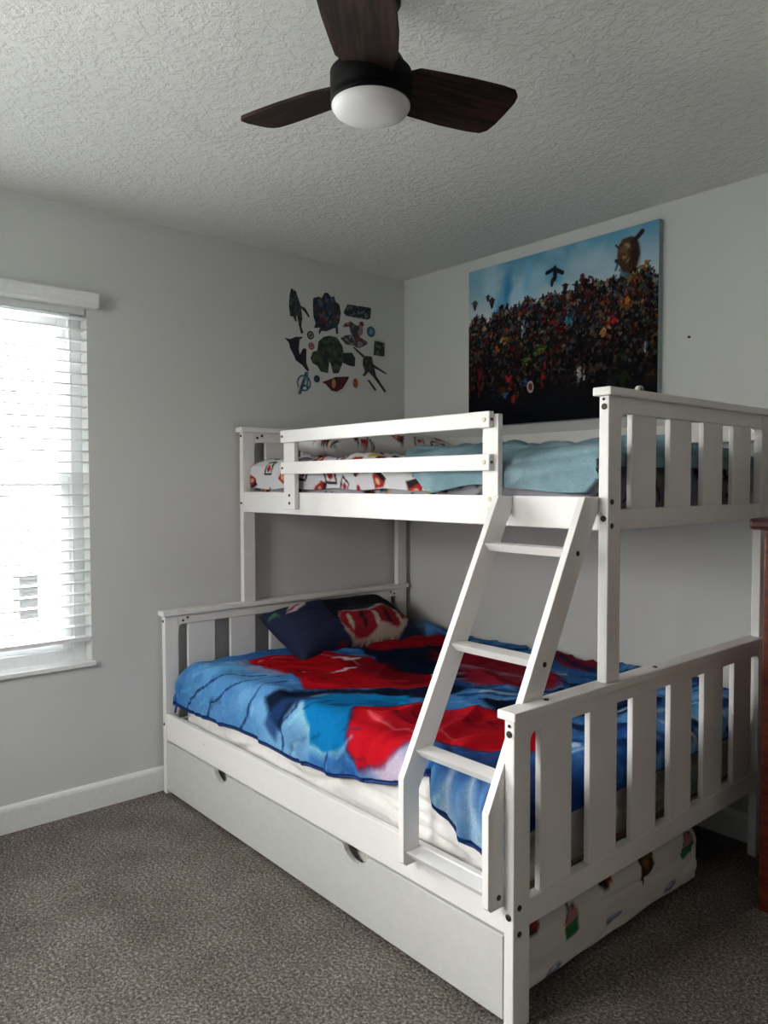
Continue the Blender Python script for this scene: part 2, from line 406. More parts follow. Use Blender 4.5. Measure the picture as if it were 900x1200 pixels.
# outdoors, seen faintly between the slats
nb = thing('outdoor_unit', (-9.2, 1.35, -.4), 'grey louvred utility box outside, seen faintly through the blind', 'utility box')
nb.location = (-7.15, .02, -.4)
gm = new_mat('dark_grey_sheet_metal', (14, 15, 16), .7)
box('cabinet', -7.3, -7.0, -.09, .13, -.4, .23, gm, nb, .01)
bm = bmesh.new()
for k in range(7): add_box(bm, -7.0, -6.985, -.075, .115, -.32+k*.075, -.29+k*.075, .002)
obj('louvre', bm, gm, nb)

def shrub():
    t = thing('shrub', (-7.3, -.62, -.4), 'yellow-green shrub outside, seen faintly at the left edge through the blind', 'shrub')
    r = random.Random(3); bm = bmesh.new()
    for k in range(900):
        d = Vector((r.gauss(0, 1), r.gauss(0, 1), r.gauss(0, 1))).normalized()*r.uniform(.6, 1)
        p = Vector((-7.3+d.x*.26, -.62+d.y*.30, .02+d.z*.34)); a = Vector((r.uniform(-1, 1), r.uniform(-1, 1), r.uniform(-1, 1))).normalized(); b = a.orthogonal().normalized()
        vs_ = [bm.verts.new(p+q) for q in (-a*.035, b*.014, a*.035, -b*.014)]; bm.faces.new(vs_)
    obj('foliage', bm, new_mat('yellow_green_leaf', (96, 108, 14), .8), t)
    tube('stem', [(-7.3, -.62, -.4), (-7.3, -.62, 0)], .02, M['pine'], t)
shrub()

# ------------------------------------------------------------------ bunk bed frame
X0, X1, W, WT = .030, 1.966, 1.439, 1.052
Wd = M['wood']
bed = thing('bunk_bed', (1.0, -.72, 0), 'white painted twin over full bunk bed with ladder and slatted ends in corner', 'bunk bed')
def bolt(c, ax, parent, r=.006, mat='bolt'): disc('bolt', c, ax, r, .003, M[mat], parent)
PT = .030          # board thickness of the ends
# lower ends
def end_panel(name, xa, xb, yf, yb, zbot, ztop, rail_top_z, rail_bot, slats, zslat, foot, capz, post_z0):
    bm = bmesh.new()
    m0, m1 = xa+.003, xb-.003
    pf = (yf, yf+.063); pb = (yb-.063, yb)
    add_box(bm, xa+.001, xb-.001, pf[1], pb[0], rail_top_z, ztop, .002)
    add_box(bm, xa+.001, xb-.001, pf[1], pb[0], rail_bot[0], rail_bot[1], .002)
    # curved fillets where the top rail meets the posts
    for (yc, s) in ((pf[1], 1), (pb[0], -1)):
        pts = [(yc, rail_top_z+.001), (yc, rail_top_z-.022)]+[(yc+s*(.020*(1-math.cos(t))), rail_top_z-.022+.022*math.sin(t)) for t in np.linspace(.2, PI/2, 6)]
        add_prism(bm, pts, 'x', xa+.001, xb-.001)
    p = obj(name, bm, Wd, bed)
    box('cap', xa-.013, xb+.013, yf-.013, yb+.006, ztop, capz, Wd, p, .004)
    for a, b in (pf, pb):
        box('post', xa, xb, a, b, post_z0, ztop, Wd, p, .0035)
    for s in slats:
        box('slat', xa+.006, xb-.006, s[0], s[1], zslat[0], zslat[1], Wd, p, .003)
    return p
YB = -.040
sl = [(-1.328+.21*i, -1.198+.21*i) for i in range(6)]
foot_lo = end_panel('lower_footboard', X1-PT, X1, -W, YB, 0, .768, .727, (.248, .312), sl, (.306, .732), True, .790, 0)
head_lo = end_panel('lower_headboard', X0, X0+PT, -W, YB, 0, .768, .727, (.248, .312), sl, (.306, .732), False, .790, 0)
sl2 = [(-.925+.206*i, -.797+.206*i) for i in range(4)]
foot_up = end_panel('upper_footboard', X1-PT, X1, -WT, YB, 0, 1.569, 1.524, (1.206, 1.262), sl2, (1.256, 1.529), True, 1.592, .790)
head_up = end_panel('upper_headboard', X0, X0+PT, -WT, YB, 0, 1.569, 1.524, (1.206, 1.300), sl2, (1.294, 1.529), False, 1.592, .790)
# side rails
box('lower_side_rail', X0+PT, X1-PT, -W+.002, -W+.024, .236, .349, Wd, bed, .003)
box('lower_back_rail', X0+PT, X1-PT, YB-.022, YB-.002, .236, .349, Wd, bed, .003)
box('upper_side_rail', X0+PT, X1-PT, -WT+.002, -WT+.022, 1.205, 1.297, Wd, bed, .003)
box('upper_back_rail', X0+PT, X1-PT, YB-.022, YB-.002, 1.205, 1.297, Wd, bed, .003)
box('back_guard_rail', X0+PT, X1-PT, YB-.020, YB-.002, 1.485, 1.560, Wd, bed, .003)
bm = bmesh.new()
for i in range(11): add_box(bm, .10+i*.17, .17+i*.17, -W+.026, YB-.024, .262, .280, .002)
obj('lower_slat_base', bm, M['pine'], bed)
bm = bmesh.new()
for i in range(11): add_box(bm, .10+i*.17, .17+i*.17, -WT+.024, YB-.024, 1.212, 1.228, .002)
obj('upper_slat_base', bm, M['pine'], bed)
# guard rail
gr_ = bmesh.new(); gy = -WT
add_box(gr_, .437, 1.582, gy-.044, gy-.022, 1.503, 1.553, .003)
g1 = obj('guard_rail', gr_, Wd, bed)
box('lower_guard_bar', .437, 1.582, gy-.044, gy-.022, 1.373, 1.423, Wd, bed, .003)
for a, b in ((.428, .508), (1.535, 1.598)): box('guard_post', a, b, gy-.022, gy-.0, 1.228, 1.545, Wd, bed, .003)
for z in (1.528, 1.398):
    bolt((.452, gy-.044, z), (0, -1, 0), bed, .005)
    bolt((1.561, gy-.044, z), (0, -1, 0), bed, .0075, 'cream'); bolt((1.582, gy-.033, z), (1, 0, 0), bed, .005)
for z in (1.285, 1.252): bolt((.470, gy-.022, z), (0, -1, 0), bed, .006)
bolt((1.566, gy-.022, 1.285), (0, -1, 0), bed, .0075, 'cream'); bolt((1.562, gy-.022, 1.255), (0, -1, 0), bed, .0055, 'cream')
# bolts on the posts
for (z1, z2) in ((1.540, 1.238),): 
    for z, r in ((z1, .0085), (z2, .0085)): bolt((X1-.014, -WT, z), (0, -1, 0), foot_up, r)
bolt((X1-.016, -WT, 1.560), (0, -1, 0), foot_up, .004)
for z in (1.283, 1.218): bolt((X1, -WT+.018, z), (1, 0, 0), foot_up, .0075)
for z, r in ((.732, .0085), (.283, .0085), (.752, .004)): bolt((X1-.015, -W, z), (0, -1, 0), foot_lo, r)
for z in (.305, .240): bolt((X1, -W+.022, z), (1, 0, 0), foot_lo, .0075)
for yy in (-1.30, -.78): bolt((X1-.012, yy, .790), (0, 0, 1), foot_lo, .007)
for z in (.745, .300): bolt((X0+.014, -W, z), (0, -1, 0), head_lo, .006)
for z in (1.552, 1.245): bolt((X0+.014, -WT, z), (0, -1, 0), head_up, .006)
for yy, zz in ((-1.355, .742), (-1.334, .752), (-.130, .742), (-.155, .752), (-.74, .75)): bolt((X0+PT, yy, zz), (1, 0, 0), head_lo, .005)
for yy, zz in ((-.975, 1.545), (-.950, 1.555)): bolt((X0+PT, yy, zz), (1, 0, 0), head_up, .006)
bolt((.40, -W+.002, .305), (0, -1, 0), bed, .004, 'cream')
# ladder
LX = (1.615, 1.915); LT = .021
def ladder_profile():
    yf, yb = -W-.057, -W+.001; k = (W-WT)/(1.297-.54)
    tz = 1.297; yt = -WT
    return [(yb, .305), (yb, .505), (yt, 1.262), (yt, tz), (yt-.062, tz), (yf, .545), (yf, .315), (yf+.010, .305)]
for a in LX: prism('ladder_stringer', ladder_profile(), 'x', a, a+LT, Wd, bed, .002)
sl_ = (W+.057-WT-.062)/(1.297-.545)
for z in (.345, .615, .886, 1.160):
    yf = -W-.057+max(0, z-.545)*sl_+.006; yb2 = yf+.060
    prism('ladder_rung', [(yf, z), (yb2, z+.000), (yb2, z-.024), (yf+.022, z-.024)], 'x', LX[0]+LT, LX[1], Wd, bed, .0015)
    zc = z-.012; yc = yf+.032
    bolt((LX[1]+LT, yc, zc), (1, 0, 0), bed, .007)

# ------------------------------------------------------------------ trundle
tr = thing('trundle_bed', (1.0, -.93, 0), 'white trundle drawer with two hand notches rolled under the lower bunk', 'trundle bed')
def trundle_front():
    x0, x1, z0, z1 = .070, 1.934, .020, .230
    top = [(x0, z1)]
    for (a, b) in ((.475, .595), (1.290, 1.425)):
        d = .030
        top += [(a, z1), (a+.010, z1-.004)]
        top += [((a+b)/2+(b-a-.05)/2*math.sin(t)*-1 if False else (a+.018)+(b-a-.036)*k/8, z1-.008-d*math.sin(PI*(.12+.76*k/8))+.012*0) for k, t in ((k, 0) for k in range(9))]
        top += [(b-.010, z1-.004), (b, z1)]
    top += [(x1, z1)]
    pts = [(x0, z0)]+top+[(x1, z0)]
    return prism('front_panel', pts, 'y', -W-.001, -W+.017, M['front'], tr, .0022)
trundle_front()
box('back_panel', .09, 1.89, -.404, -.388, .03, .12, Wd, tr)
box('end_panel', 1.868, 1.890, -.47, -.392, .0, .12, Wd, tr)
box('end_panel', .09, .11, -1.42, -.425, .02, .10, Wd, tr)
box('base_board', .11, 1.84, -1.42, -.405, .012, .024, M['pine'], tr)

# ------------------------------------------------------------------ prints
MOTIF = [(150, 36, 34), (34, 30, 34), (205, 160, 125), (196, 178, 60), (60, 96, 84), (170, 62, 44), (40, 48, 78)]
def motif_canvas(x0, x1, y0, y1, n, seed, base=(204, 203, 205), scale=1.0):
    c = Canvas(x0, x1, y0, y1, .004, base); r = random.Random(seed); pts = []
    for t in range(n*12):
        if len(pts) >= n: break
        x = r.uniform(x0, x1); y = r.uniform(y0, y1)
        if any(math.hypot(x-a, y-b) < .078*scale for a, b in pts): continue
        pts.append((x, y)); a = r.uniform(0, PI*2); s = scale*r.uniform(.8, 1.25); k = r.randrange(4)
        ca, sa = math.cos(a), math.sin(a)
        R = lambda p: (x+s*(p[0]*ca-p[1]*sa), y+s*(p[0]*sa+p[1]*ca))
        if k == 0:      # shield with a dark top
            c.poly([R(p) for p in ((-.032, .03), (.032, .03), (.034, -.005), (0, -.042), (-.034, -.005))], MOTIF[0])
            c.poly([R(p) for p in ((-.032, .03), (.032, .03), (.028, .012), (-.028, .008))], MOTIF[1])
            c.ell(*R((0, -.008)), .015*s, .010*s, MOTIF[2], a)
        elif k == 1:    # outlined diamond
            q = [R(p) for p in ((0, .045), (.03, 0), (0, -.045), (-.03, 0))]
            c.line(q+[q[0]], .008*s, MOTIF[1]); c.ell(x, y, .012*s, .016*s, MOTIF[0], a)
        elif k == 2:    # loose brush dabs
            for j in range(4):
                c.ell(*R((r.uniform(-.025, .025), r.uniform(-.025, .025))), .02*s, .011*s, r.choice(MOTIF), r.uniform(0, 3))
        else:           # chevron
            c.line([R((-.03, -.02)), R((0, .022)), R((.03, -.02))], .009*s, (92, 90, 96)); c.line([R((-.03, -.038)), R((0, .004)), R((.03, -.038))], .006*s, MOTIF[1])
    return c

def mattress(name, x0, x1, y0, y1, z0, z1, label, mat, canvas=None, rad=.05, wr=.004, seed=3, res=.02):
    """rounded block built as a closed grid: rings from the bottom centre up over the sides to the top centre"""
    prof = []                                   # (inset, z)
    for t in np.linspace(0, PI/2, 6): prof.append((rad*.5*(1-math.sin(t)), z0+rad*.5*(1-math.cos(t))))
    nz_ = max(3, int((z1-z0)/res))
    for k in range(1, nz_): prof.append((0, z0+rad*.5+(z1-z0-rad*1.5)*k/nz_))
    for t in np.linspace(0, PI/2, 8): prof.append((rad*(1-math.cos(t)), z1-rad+rad*math.sin(t)))
    ins = np.linspace(rad+.02, (y1-y0)/2-.002, 14)
    for d in ins: prof.append((d, z1))
    nx_ = int((x1-x0)/res); ny_ = int((y1-y0)/res); bm = bmesh.new()
    rings = []
    def ring(d, z):
        out = []; cr_ = max(.004, .05-d*.2) if d < .2 else .004
        xa, xb, ya, yb = x0+d, x1-d, y0+d, y1-d
        for k in range(nx_): out.append((xa+(xb-xa)*k/nx_, ya))
        for k in range(ny_): out.append((xb, ya+(yb-ya)*k/ny_))
        for k in range(nx_): out.append((xb-(xb-xa)*k/nx_, yb))
        for k in range(ny_): out.append((xa, yb-(yb-ya)*k/ny_))
        res_ = []
        for (x, y) in out:                      # round the plan corners
            cx = min(max(x, xa+cr_), xb-cr_); cy = min(max(y, ya+cr_), yb-cr_); v = Vector((x-cx, y-cy))
            if v.length > cr_ and (abs(x-cx) > 1e-6 and abs(y-cy) > 1e-6): v = v.normalized()*cr_
            px, py = cx+v.x, cy+v.y
            wv = wr*(nz(px*7, py*7, z*18+seed)+.6*nz(px*3+z*25, py*3+z*25, seed))-wr*1.1*max(0, .13-abs(nz(px*2.6+py*2.6+z*6, z*15, seed+4)))/.13
            dirx = -1 if x <= xa+1e-6 else (1 if x >= xb-1e-6 else 0); diry = -1 if y <= ya+1e-6 else (1 if y >= yb-1e-6 else 0)
            res_.append((px+dirx*wv, py+diry*wv, z+(wv if d > rad*.5 else 0)))
        return res_
    for d, z in prof: rings.append([bm.verts.new(p) for p in ring(d, z)])
    n = len(rings[0])
    for a, b in zip(rings, rings[1:]):
        for k in range(n): bm.faces.new((a[k], a[(k+1) % n], b[(k+1) % n], b[k]))
    bm.faces.new(rings[0][::-1]); bm.faces.new(rings[-1])
    o = obj(name, bm, mat, None, True); tag(o, label, 'mattress')
    if canvas is not None:
        co = np.zeros(len(o.data.vertices)*3); o.data.vertices.foreach_get('co', co); co = co.reshape(-1, 3)
        u = co[:, 0]+(co[:, 0] > x1-.03)*(co[:, 1]-y0)*1.0; v = np.where(co[:, 2] > z1-.004, co[:, 1], y0-(z1-co[:, 2]))
        set_print(o.data, canvas.sample(u, v))
    return o
mattress('full_mattress', .125, 1.895, -1.386, -.075, .282, .535, 'thick mattress in a wrinkled plain white sheet on the lower bunk', M['sheet'], None, .06, .011, 3, .014)
# trundle mattress with its sparse small motifs
def trundle_mattress():
    c = Canvas(0, 3.2, -1.8, -.3, .004, (216, 214, 208)); 
    o = mattress('twin_mattress', .12, 1.922, -1.405, -.412, .026, .205, 'thin mattress in white sheet with small green and brown patches, on the trundle', M['print_sheet'], None, .05, .006, 9, .007)
    co = np.zeros(len(o.data.vertices)*3); o.data.vertices.foreach_get('co', co); co = co.reshape(-1, 3)
    cols = np.zeros((len(co), 3)); cols[:] = (216, 214, 208)
    cv = Canvas(-1.45, -.38, 0, .26, .003, (216, 214, 208))
    for (y, z, k) in ((-1.135, .140, 0), (-.955, .195, 1), (-.745, .175, 2), (-.50, .150, 0), (-.93, .075, 3), (-1.22, .045, 3), (-1.30, .19, 1), (-.62, .06, 3)):
        if k == 0:
            cv.poly([(y-.036, z+.012), (y+.0, z+.045), (y+.032, z+.03), (y+.032, z-.03), (y-.036, z-.034)], (170, 120, 118)); cv.poly([(y-.036, z-.004), (y+.032, z+.01), (y+.032, z-.03), (y-.036, z-.034)], (46, 112, 66))
            cv.line([(y-.036, z+.012), (y, z+.045), (y+.032, z+.03)], .006, (60, 60, 60))
        elif k == 1:
            cv.ell(y, z, .036, .018, (52, 40, 44), .3); cv.ell(y+.015, z, .018, .012, (150, 60, 46)); cv.ell(y-.02, z+.01, .012, .007, (200, 170, 150))
        elif k == 2:
            cv.ell(y, z+.005, .045, .032, (70, 50, 30), .6); cv.ell(y+.02, z+.02, .03, .016, (88, 84, 40), .2); cv.poly([(y-.045, z-.01), (y, z+.0), (y-.035, z-.055)], (56, 44, 30)); cv.ell(y-.01, z, .016, .010, (140, 96, 50))
        else:
            cv.ell(y, z, .034, .013, (110, 118, 150), .2); cv.ell(y, z+.004, .018, .006, (186, 190, 205), .2)
    s = cv.sample(co[:, 1], co[:, 2]); side = (co[:, 0] > 1.88); cols[side] = s[side]
    set_print(o.data, cols)
trundle_mattress()

# ------------------------------------------------------------------ lower blanket
def blanket_canvas():
    c = Canvas(-.05, 2.25, -1.9, .05, .005, (56, 112, 178))
    f = c.field(5, 11); g = c.field(16, 12); h = c.field(3, 21)
    c.put(np.clip((f-.42)*4, 0, 1), (92, 158, 214), .8); c.put(np.clip((g-.52)*5, 0, 1), (28, 72, 142), .6); c.put(np.clip((h-.58)*6, 0, 1), (150, 196, 228), .6); c.put(np.clip((c.field(40, 61)-.55)*5, 0, 1), (120, 176, 222), .35)
    c.warp(.035, 6, 31)
    # pale sky-blue zone near the head side
    c.poly([(.12, -1.62), (.10, -1.22), (.30, -1.18), (.60, -1.24), (.80, -1.27), (.93, -1.38), (1.0, -1.62)], (116, 178, 226), .07, .5)
    # dark diagonal bands across the far half
    for pts in ([(.32, -.60), (.45, -.15), (.9, -.2), (1.05, -.55), (1.15, -.85), (.98, -.93), (.72, -.80), (.55, -.72)],
                [(.74, -1.36), (.86, -1.24), (1.0, -1.10), (1.1, -.9), (1.25, -.82), (1.20, -1.0), (1.05, -1.16), (.95, -1.35), (.90, -1.45)],
                [(1.38, -.90), (1.50, -.70), (1.62, -.45), (1.75, -.35), (1.80, -.6), (1.66, -.85), (1.50, -.95)]):
        c.poly(pts, (8, 16, 36), .012, .93)
    # diagonal streaks toward the foot end
    r = random.Random(5)
    for k in range(46):
        x = r.uniform(.75, 1.95); y = r.uniform(-1.05, -.05); l = r.uniform(.12, .4); a = math.radians(r.uniform(35, 62))
        col = r.choice([(18, 34, 72), (120, 176, 222), (176, 206, 230), (28, 60, 120), (70, 130, 190), (14, 24, 50)])
        c.line([(x, y), (x+l*math.cos(a), y+l*math.sin(a))], r.uniform(.012, .035), col, .006, .8)
    # red sweeps
    red = (168, 10, 24); dred = (96, 6, 18)
    r1 = [(.27, -1.16), (.285, -1.059), (.319, -.92), (.446, -.826), (.586, -.765), (.78, -.816), (.969, -.766), (1.12, -.84), (1.045, -1.013), (.947, -1.158), (.847, -1.239), (.716, -1.209), (.595, -1.192), (.443, -1.2)]
    c.poly(r1, red, .007)
    c.poly([(.42, -.86), (.60, -.79), (.95, -.79), (1.08, -.85), (.95, -.98), (.70, -.92)], dred, .03, .75)
    c.line([(.33, -1.13), (.33, -1.0), (.40, -.90), (.52, -.84), (.66, -.86)], .009, (206, 120, 120), .004, .8)
    c.line([(.60, -1.09), (.66, -1.03), (.68, -.96), (.665, -.91)], .028, (226, 226, 226), .005)        # plain pale brush strokes
    c.line([(.50, -.86), (.57, -.85), (.60, -.82)], .026, (206, 206, 206), .008)
    c.line([(.30, -1.20), (.40, -1.23), (.52, -1.215), (.60, -1.20)], .035, (196, 150, 160), .03, .7)
    c.poly([(.294, -.60), (.343, -.392), (.438, -.134), (.643, -.25), (.60, -.50), (.441, -.646)], red, .02, .85)
    c.poly([(.70, -.45), (.897, -.30), (1.139, -.33), (1.35, -.40), (1.45, -.55), (1.40, -.66), (1.145, -.72), (.956, -.60), (.80, -.55)], (150, 20, 34), .03, .9)
    c.line([(.95, -.60), (1.10, -.50), (1.2, -.48), (1.32, -.52)], .035, (150, 170, 196), .02, .7)
    c.poly([(1.00, -.02), (1.30, 0), (1.42, -.10), (1.32, -.24), (1.18, -.24)], (150, 20, 34), .02, .85)
    c.line([(1.1, -.10), (1.35, -.20), (1.6, -.18), (1.85, -.05)], .05, (24, 40, 84), .02, .8)
    rr = random.Random(17)
    for k in range(90):
        x = rr.uniform(.3, 1.1); y = rr.uniform(-1.2, -.8); a = rr.uniform(-.3, .9); l = rr.uniform(.03, .09)
        if c.sample(x, y)[0] > 140 and c.sample(x, y)[1] < 30: c.line([(x, y), (x+l*math.cos(a), y+l*math.sin(a))], rr.uniform(.004, .010), rr.choice([(110, 6, 18), (196, 30, 40), (80, 4, 16)]), .004, .6)
    # cyan tongue with a light rim
    cy = [(1.06, -1.42), (.962, -1.335), (.947, -1.20), (1.143, -1.02), (1.241, -1.08), (1.17, -1.204), (1.198, -1.297), (1.251, -1.395), (1.15, -1.47), (1.07, -1.461)]
    c.poly([(x*1.0-.012, y-.02) for x, y in cy], (150, 206, 224), .02, .9); c.poly(cy, (14, 122, 184), .006)
    for k in range(4): c.line([(1.0+k*.05, -1.36+k*.05), (1.07+k*.05, -1.22+k*.04), (1.16+k*.03, -1.10+k*.01)], .010, (16, 74, 120), .005, .8)
    # front red area and its pink fade
    r2 = [(1.17, -1.30), (1.141, -1.191), (1.199, -1.11), (1.362, -1.026), (1.50, -.95), (1.66, -.86), (1.80, -1.0), (1.75, -1.18), (1.62, -1.26), (1.50, -1.33), (1.436, -1.40), (1.33, -1.455), (1.27, -1.40), (1.24, -1.35)]
    c.poly([(1.33, -1.42), (1.42, -1.33), (1.58, -1.33), (1.56, -1.48), (1.42, -1.50)], (212, 190, 206), .05, .9)
    c.line(r2+[r2[0]], .022, (90, 20, 50), .010, .8); c.poly(r2, (196, 18, 34), .007); c.poly([(1.25, -1.24), (1.3, -1.12), (1.45, -1.03), (1.6, -.95), (1.7, -1.06), (1.55, -1.20), (1.40, -1.28)], (158, 20, 34), .03, .7)
    for k in range(7): c.line([(1.24+k*.07, -1.19+k*.035), (1.30+k*.07, -1.21+k*.035)], .009, (96, 12, 26), .004, .8)
    c.line([(1.22, -1.27), (1.40, -1.27), (1.58, -1.21)], .012, (232, 110, 116), .006, .8)
    c.poly([(1.58, -1.33), (1.66, -1.26), (1.80, -1.20), (1.96, -1.16), (2.1, -1.3), (2.1, -1.9), (1.9, -1.5), (1.78, -1.38)], (34, 58, 112), .04, .9)
    c.poly([(1.60, -1.42), (1.80, -1.42), (1.95, -1.50), (1.95, -1.8), (1.60, -1.75)], (150, 186, 214), .05, .85)
    c.poly([(1.96, -1.30), (1.9, -1.2), (1.9, -1.05), (2.15, -1.05), (2.15, -1.4)], (24, 62, 128), .03, .85)
    r = random.Random(9)                                     # pale and navy streaks down the foot side
    for k in range(60):
        x = r.uniform(1.80, 2.1); y = r.uniform(-1.15, -.02); l = r.uniform(.05, .16); a = math.radians(r.uniform(50, 85))
        c.line([(x, y), (x+l*math.cos(a), y+l*math.sin(a))], r.uniform(.010, .034), r.choice([(20, 48, 104), (140, 180, 214), (196, 212, 226), (30, 70, 136), (16, 28, 66), (90, 146, 200)]), .006, .85)
    for k in range(120):                                     # small brush marks everywhere
        x = r.uniform(.1, 2.0); y = r.uniform(-1.6, -.05); l = r.uniform(.03, .10); a = math.radians(r.uniform(10, 70)); i = c.sample(x, y)
        c.line([(x, y), (x+l*math.cos(a), y+l*math.sin(a))], r.uniform(.006, .014), tuple(np.clip(np.array(i)*r.choice([.6, .75, 1.3, 1.45]), 4, 235)), .005, .6)
    # fold light and shade painted as vertical streaks in the hanging corner
    for k in range(7):
        x = 1.61+k*.047; c.line([(x, -1.38), (x+.01, -1.62)], .018, r.choice([(52, 96, 150), (196, 212, 226), (120, 166, 206)]), .012, .7)
    # thin dark wandering lines in the blue
    c.warp(.012, 14, 77)
    for pts in ([(.15, -1.60), (.191, -1.51), (.329, -1.42), (.43, -1.33), (.56, -1.24)], [(.33, -1.60), (.37, -1.535), (.40, -1.47), (.47, -1.43), (.535, -1.34), (.64, -1.24)],
                [(.56, -1.60), (.60, -1.534), (.66, -1.46), (.69, -1.38), (.68, -1.31), (.70, -1.24)], [(.90, -1.58), (.92, -1.50), (.90, -1.44), (.95, -1.38), (.90, -1.30)], [(1.18, -1.60), (1.165, -1.50), (1.18, -1.45)]):
        c.line(pts, .010, (24, 48, 92), .003, .9)
    c.poly([(.80, -1.45), (.86, -1.33), (.95, -1.28), (.97, -1.33), (.90, -1.38), (.87, -1.5)], (34, 62, 116), .012, .8)
    return c
def lower_blanket():
    c = blanket_canvas()
    HX = np.array([.08, .147, .345, .616, .831, .981, 1.212, 1.414, 1.523, 1.58, 1.628, 1.652, 1.701, 1.748, 1.794, 1.856, 1.93, 2.1])
    HZ = np.array([.37, .374, .391, .403, .401, .390, .409, .444, .475, .515, .527, .475, .433, .403, .390, .376, .40, .43])
    r = .075; rh = .095; xh, xe, ye, top = .185, 1.850, -1.319, .565
    nx_, ny_ = 330, 270
    s = np.linspace(-.13, 1, nx_); 
    xs = np.linspace(xh-.24, xe+.150, nx_); 
    P = np.zeros((nx_, ny_, 3)); col = np.zeros((nx_, ny_, 3))
    for i, X in enumerate(xs):
        xw = min(max(X, xh-.05), xe+.05)
        hem = float(np.interp(xw, HX, HZ)); drop = top-hem; a_end = (drop-r)+r*PI/2
        if X > 1.86: a_end *= max(.45, 1-(X-1.86)*1.0)
        if X < xh: a_end *= max(.8, 1-(xh-X)*.8)
        ys = np.concatenate([np.linspace(-.062, ye, ny_-70), ye-np.linspace(0, a_end, 71)[1:]])
        dY = np.maximum(ye-ys, 0); hy, vy = fold(dY, r)
        dx = max(X-xe, 0) or max(xh-X, 0); sg = 1 if X > xe else -1
        hx, vx = fold(np.full(ny_, dx), r if sg > 0 else rh)
        v = (vx**3+vy**3)**(1/3)
        P[i, :, 0] = np.clip(X, xh, xe)+sg*hx; P[i, :, 1] = np.maximum(ys, ye)-hy; P[i, :, 2] = top-v
        # folds and rumples
        for j in range(ny_):
            x, y = X, ys[j]; k = 1.0
            d = .010*nz(x*4.2+y*2, y*5.5, 1)+.006*nz(x*11, y*9, 2)
            q = nz(x*3+y*2.2, y*2.6-x*1.4, 7); d += .020*max(0, .22-abs(q))/.22*(.25+.75*min(1, max(0, x-.5)))
            q2 = nz(x*6.5-y*5.2, y*2.1+x*2.0, 9); d += .010*max(0, .2-abs(q2))/.2
            if x < .42 and y > -.2: d += .05*math.exp(-((x-.30)/.09)**2-((y+.13)/.07)**2)
            side = min(1, max(0, (dY[j]-.03)/.08)); sx = min(1, max(0, (dx-.03)/.08))
            up = (1-side)*(1-sx)
            P[i, j, 2] += d*up+.004*up+(1-up)*.0
            q3 = nz(x*5.2+y*3.5, y*1.2-x*1.0, 15); wave = .004*math.sin(x*17+2*nz(x*3, 0, 5))+.010*nz(x*9, y*2, 4)+.012*max(0, .16-abs(q3))/.16
            if 1.62 < x < 1.95: wave = .020*math.sin((x-1.62)*66+5*y+1.5*nz(x*6, y*3, 2))+.010*nz(x*16, y*5, 4)
            P[i, j, 1] -= (.006+max(-.006, wave)*min(1, dY[j]/.12))*side
            P[i, j, 0] += sg*sx*(.006+.008*nz(y*10, x*2, 6))
        P[i, :, 1] = np.maximum(P[i, :, 1], np.where(P[i, :, 2] < .358, -W+.0275, -W-.004))
        P[i, :, 0] = np.clip(P[i, :, 0], X0+PT+.006, X1-PT-.008)
        col[i] = c.sample(np.full(ny_, X), ys)
        hemd = np.minimum(a_end-dY, 9); col[i][(hemd < .010)] = (20, 46, 96)
    o = grid_mesh('fleece_blanket', P, col, M['fleece'], None, .006)
    tag(o, 'blue fleece blanket with red and navy swirls spread over the lower bunk', 'blanket')
    pip = new_mat('navy_blanket_binding', (22, 50, 104), .9)
    e = P[::3, -1, :]; tube('binding', [tuple(p) for p in e], .0048, pip, o, 6)
    e = P[-1, ::4, :]; tube('binding', [tuple(p) for p in e], .0048, pip, o, 6)
    return o
lower_blanket()

# ------------------------------------------------------------------ pillows
def pillow(name, c, U, V, w, h, t, canvas, mat, label, seed=0, piping=None, n=70, m=50):
    """cushion centred at c, width w along U, height h along V, thickness t along U x V"""
    U = Vector(U).normalized(); V = (Vector(V)-Vector(V).dot(U)*U).normalized(); Nn = U.cross(V)
    me = bpy.data.meshes.new(name); vs_ = []; fs = []; cols = []
    def sheet(sg):
        for i in range(n+1):
            for j in range(m+1):
                u = -1+2*i/n; v = -1+2*j/m
                pin = 1-.10*(1-v*v)*abs(u)**4*0-.0; sx = u*(1-.07*(1-u*u)*0-.05*(1-v*v)*abs(u)); sy = v*(1-.09*(1-u*u)*abs(v))
                th = max(0, (1-u**4))**.55*max(0, (1-v**4))**.55
                wr = .10*nz(u*2.2+seed, v*2.2, sg)+.06*nz(u*5+seed, v*5, sg+3)
                p = Vector(c)+U*(sx*w/2)+V*(sy*h/2)+Nn*(sg*t/2*th*(1+wr))
                vs_.append(p); cols.append(canvas.sample(u*w/2, v*h/2) if sg > 0 else canvas.a[0, 0])
    sheet(1); sheet(-1); K = (n+1)*(m+1)
    for s in (0, 1):
        for i in range(n):
            for j in range(m):
                a = s*K+i*(m+1)+j; f = (a, a+m+1, a+m+2, a+1); fs.append(f if s == 0 else f[::-1])
    me.from_pydata([tuple(p) for p in vs_], [], fs); set_print(me, np.array(cols))
    for p in me.polygons: p.use_smooth = True
    o = link_mesh(name, me, mat); 
    bm = bmesh.new(); bm.from_mesh(me); bmesh.ops.remove_doubles(bm, verts=bm.verts[:], dist=.0004); bm.to_mesh(me); bm.free()
    return tag(o, label, 'pillow')
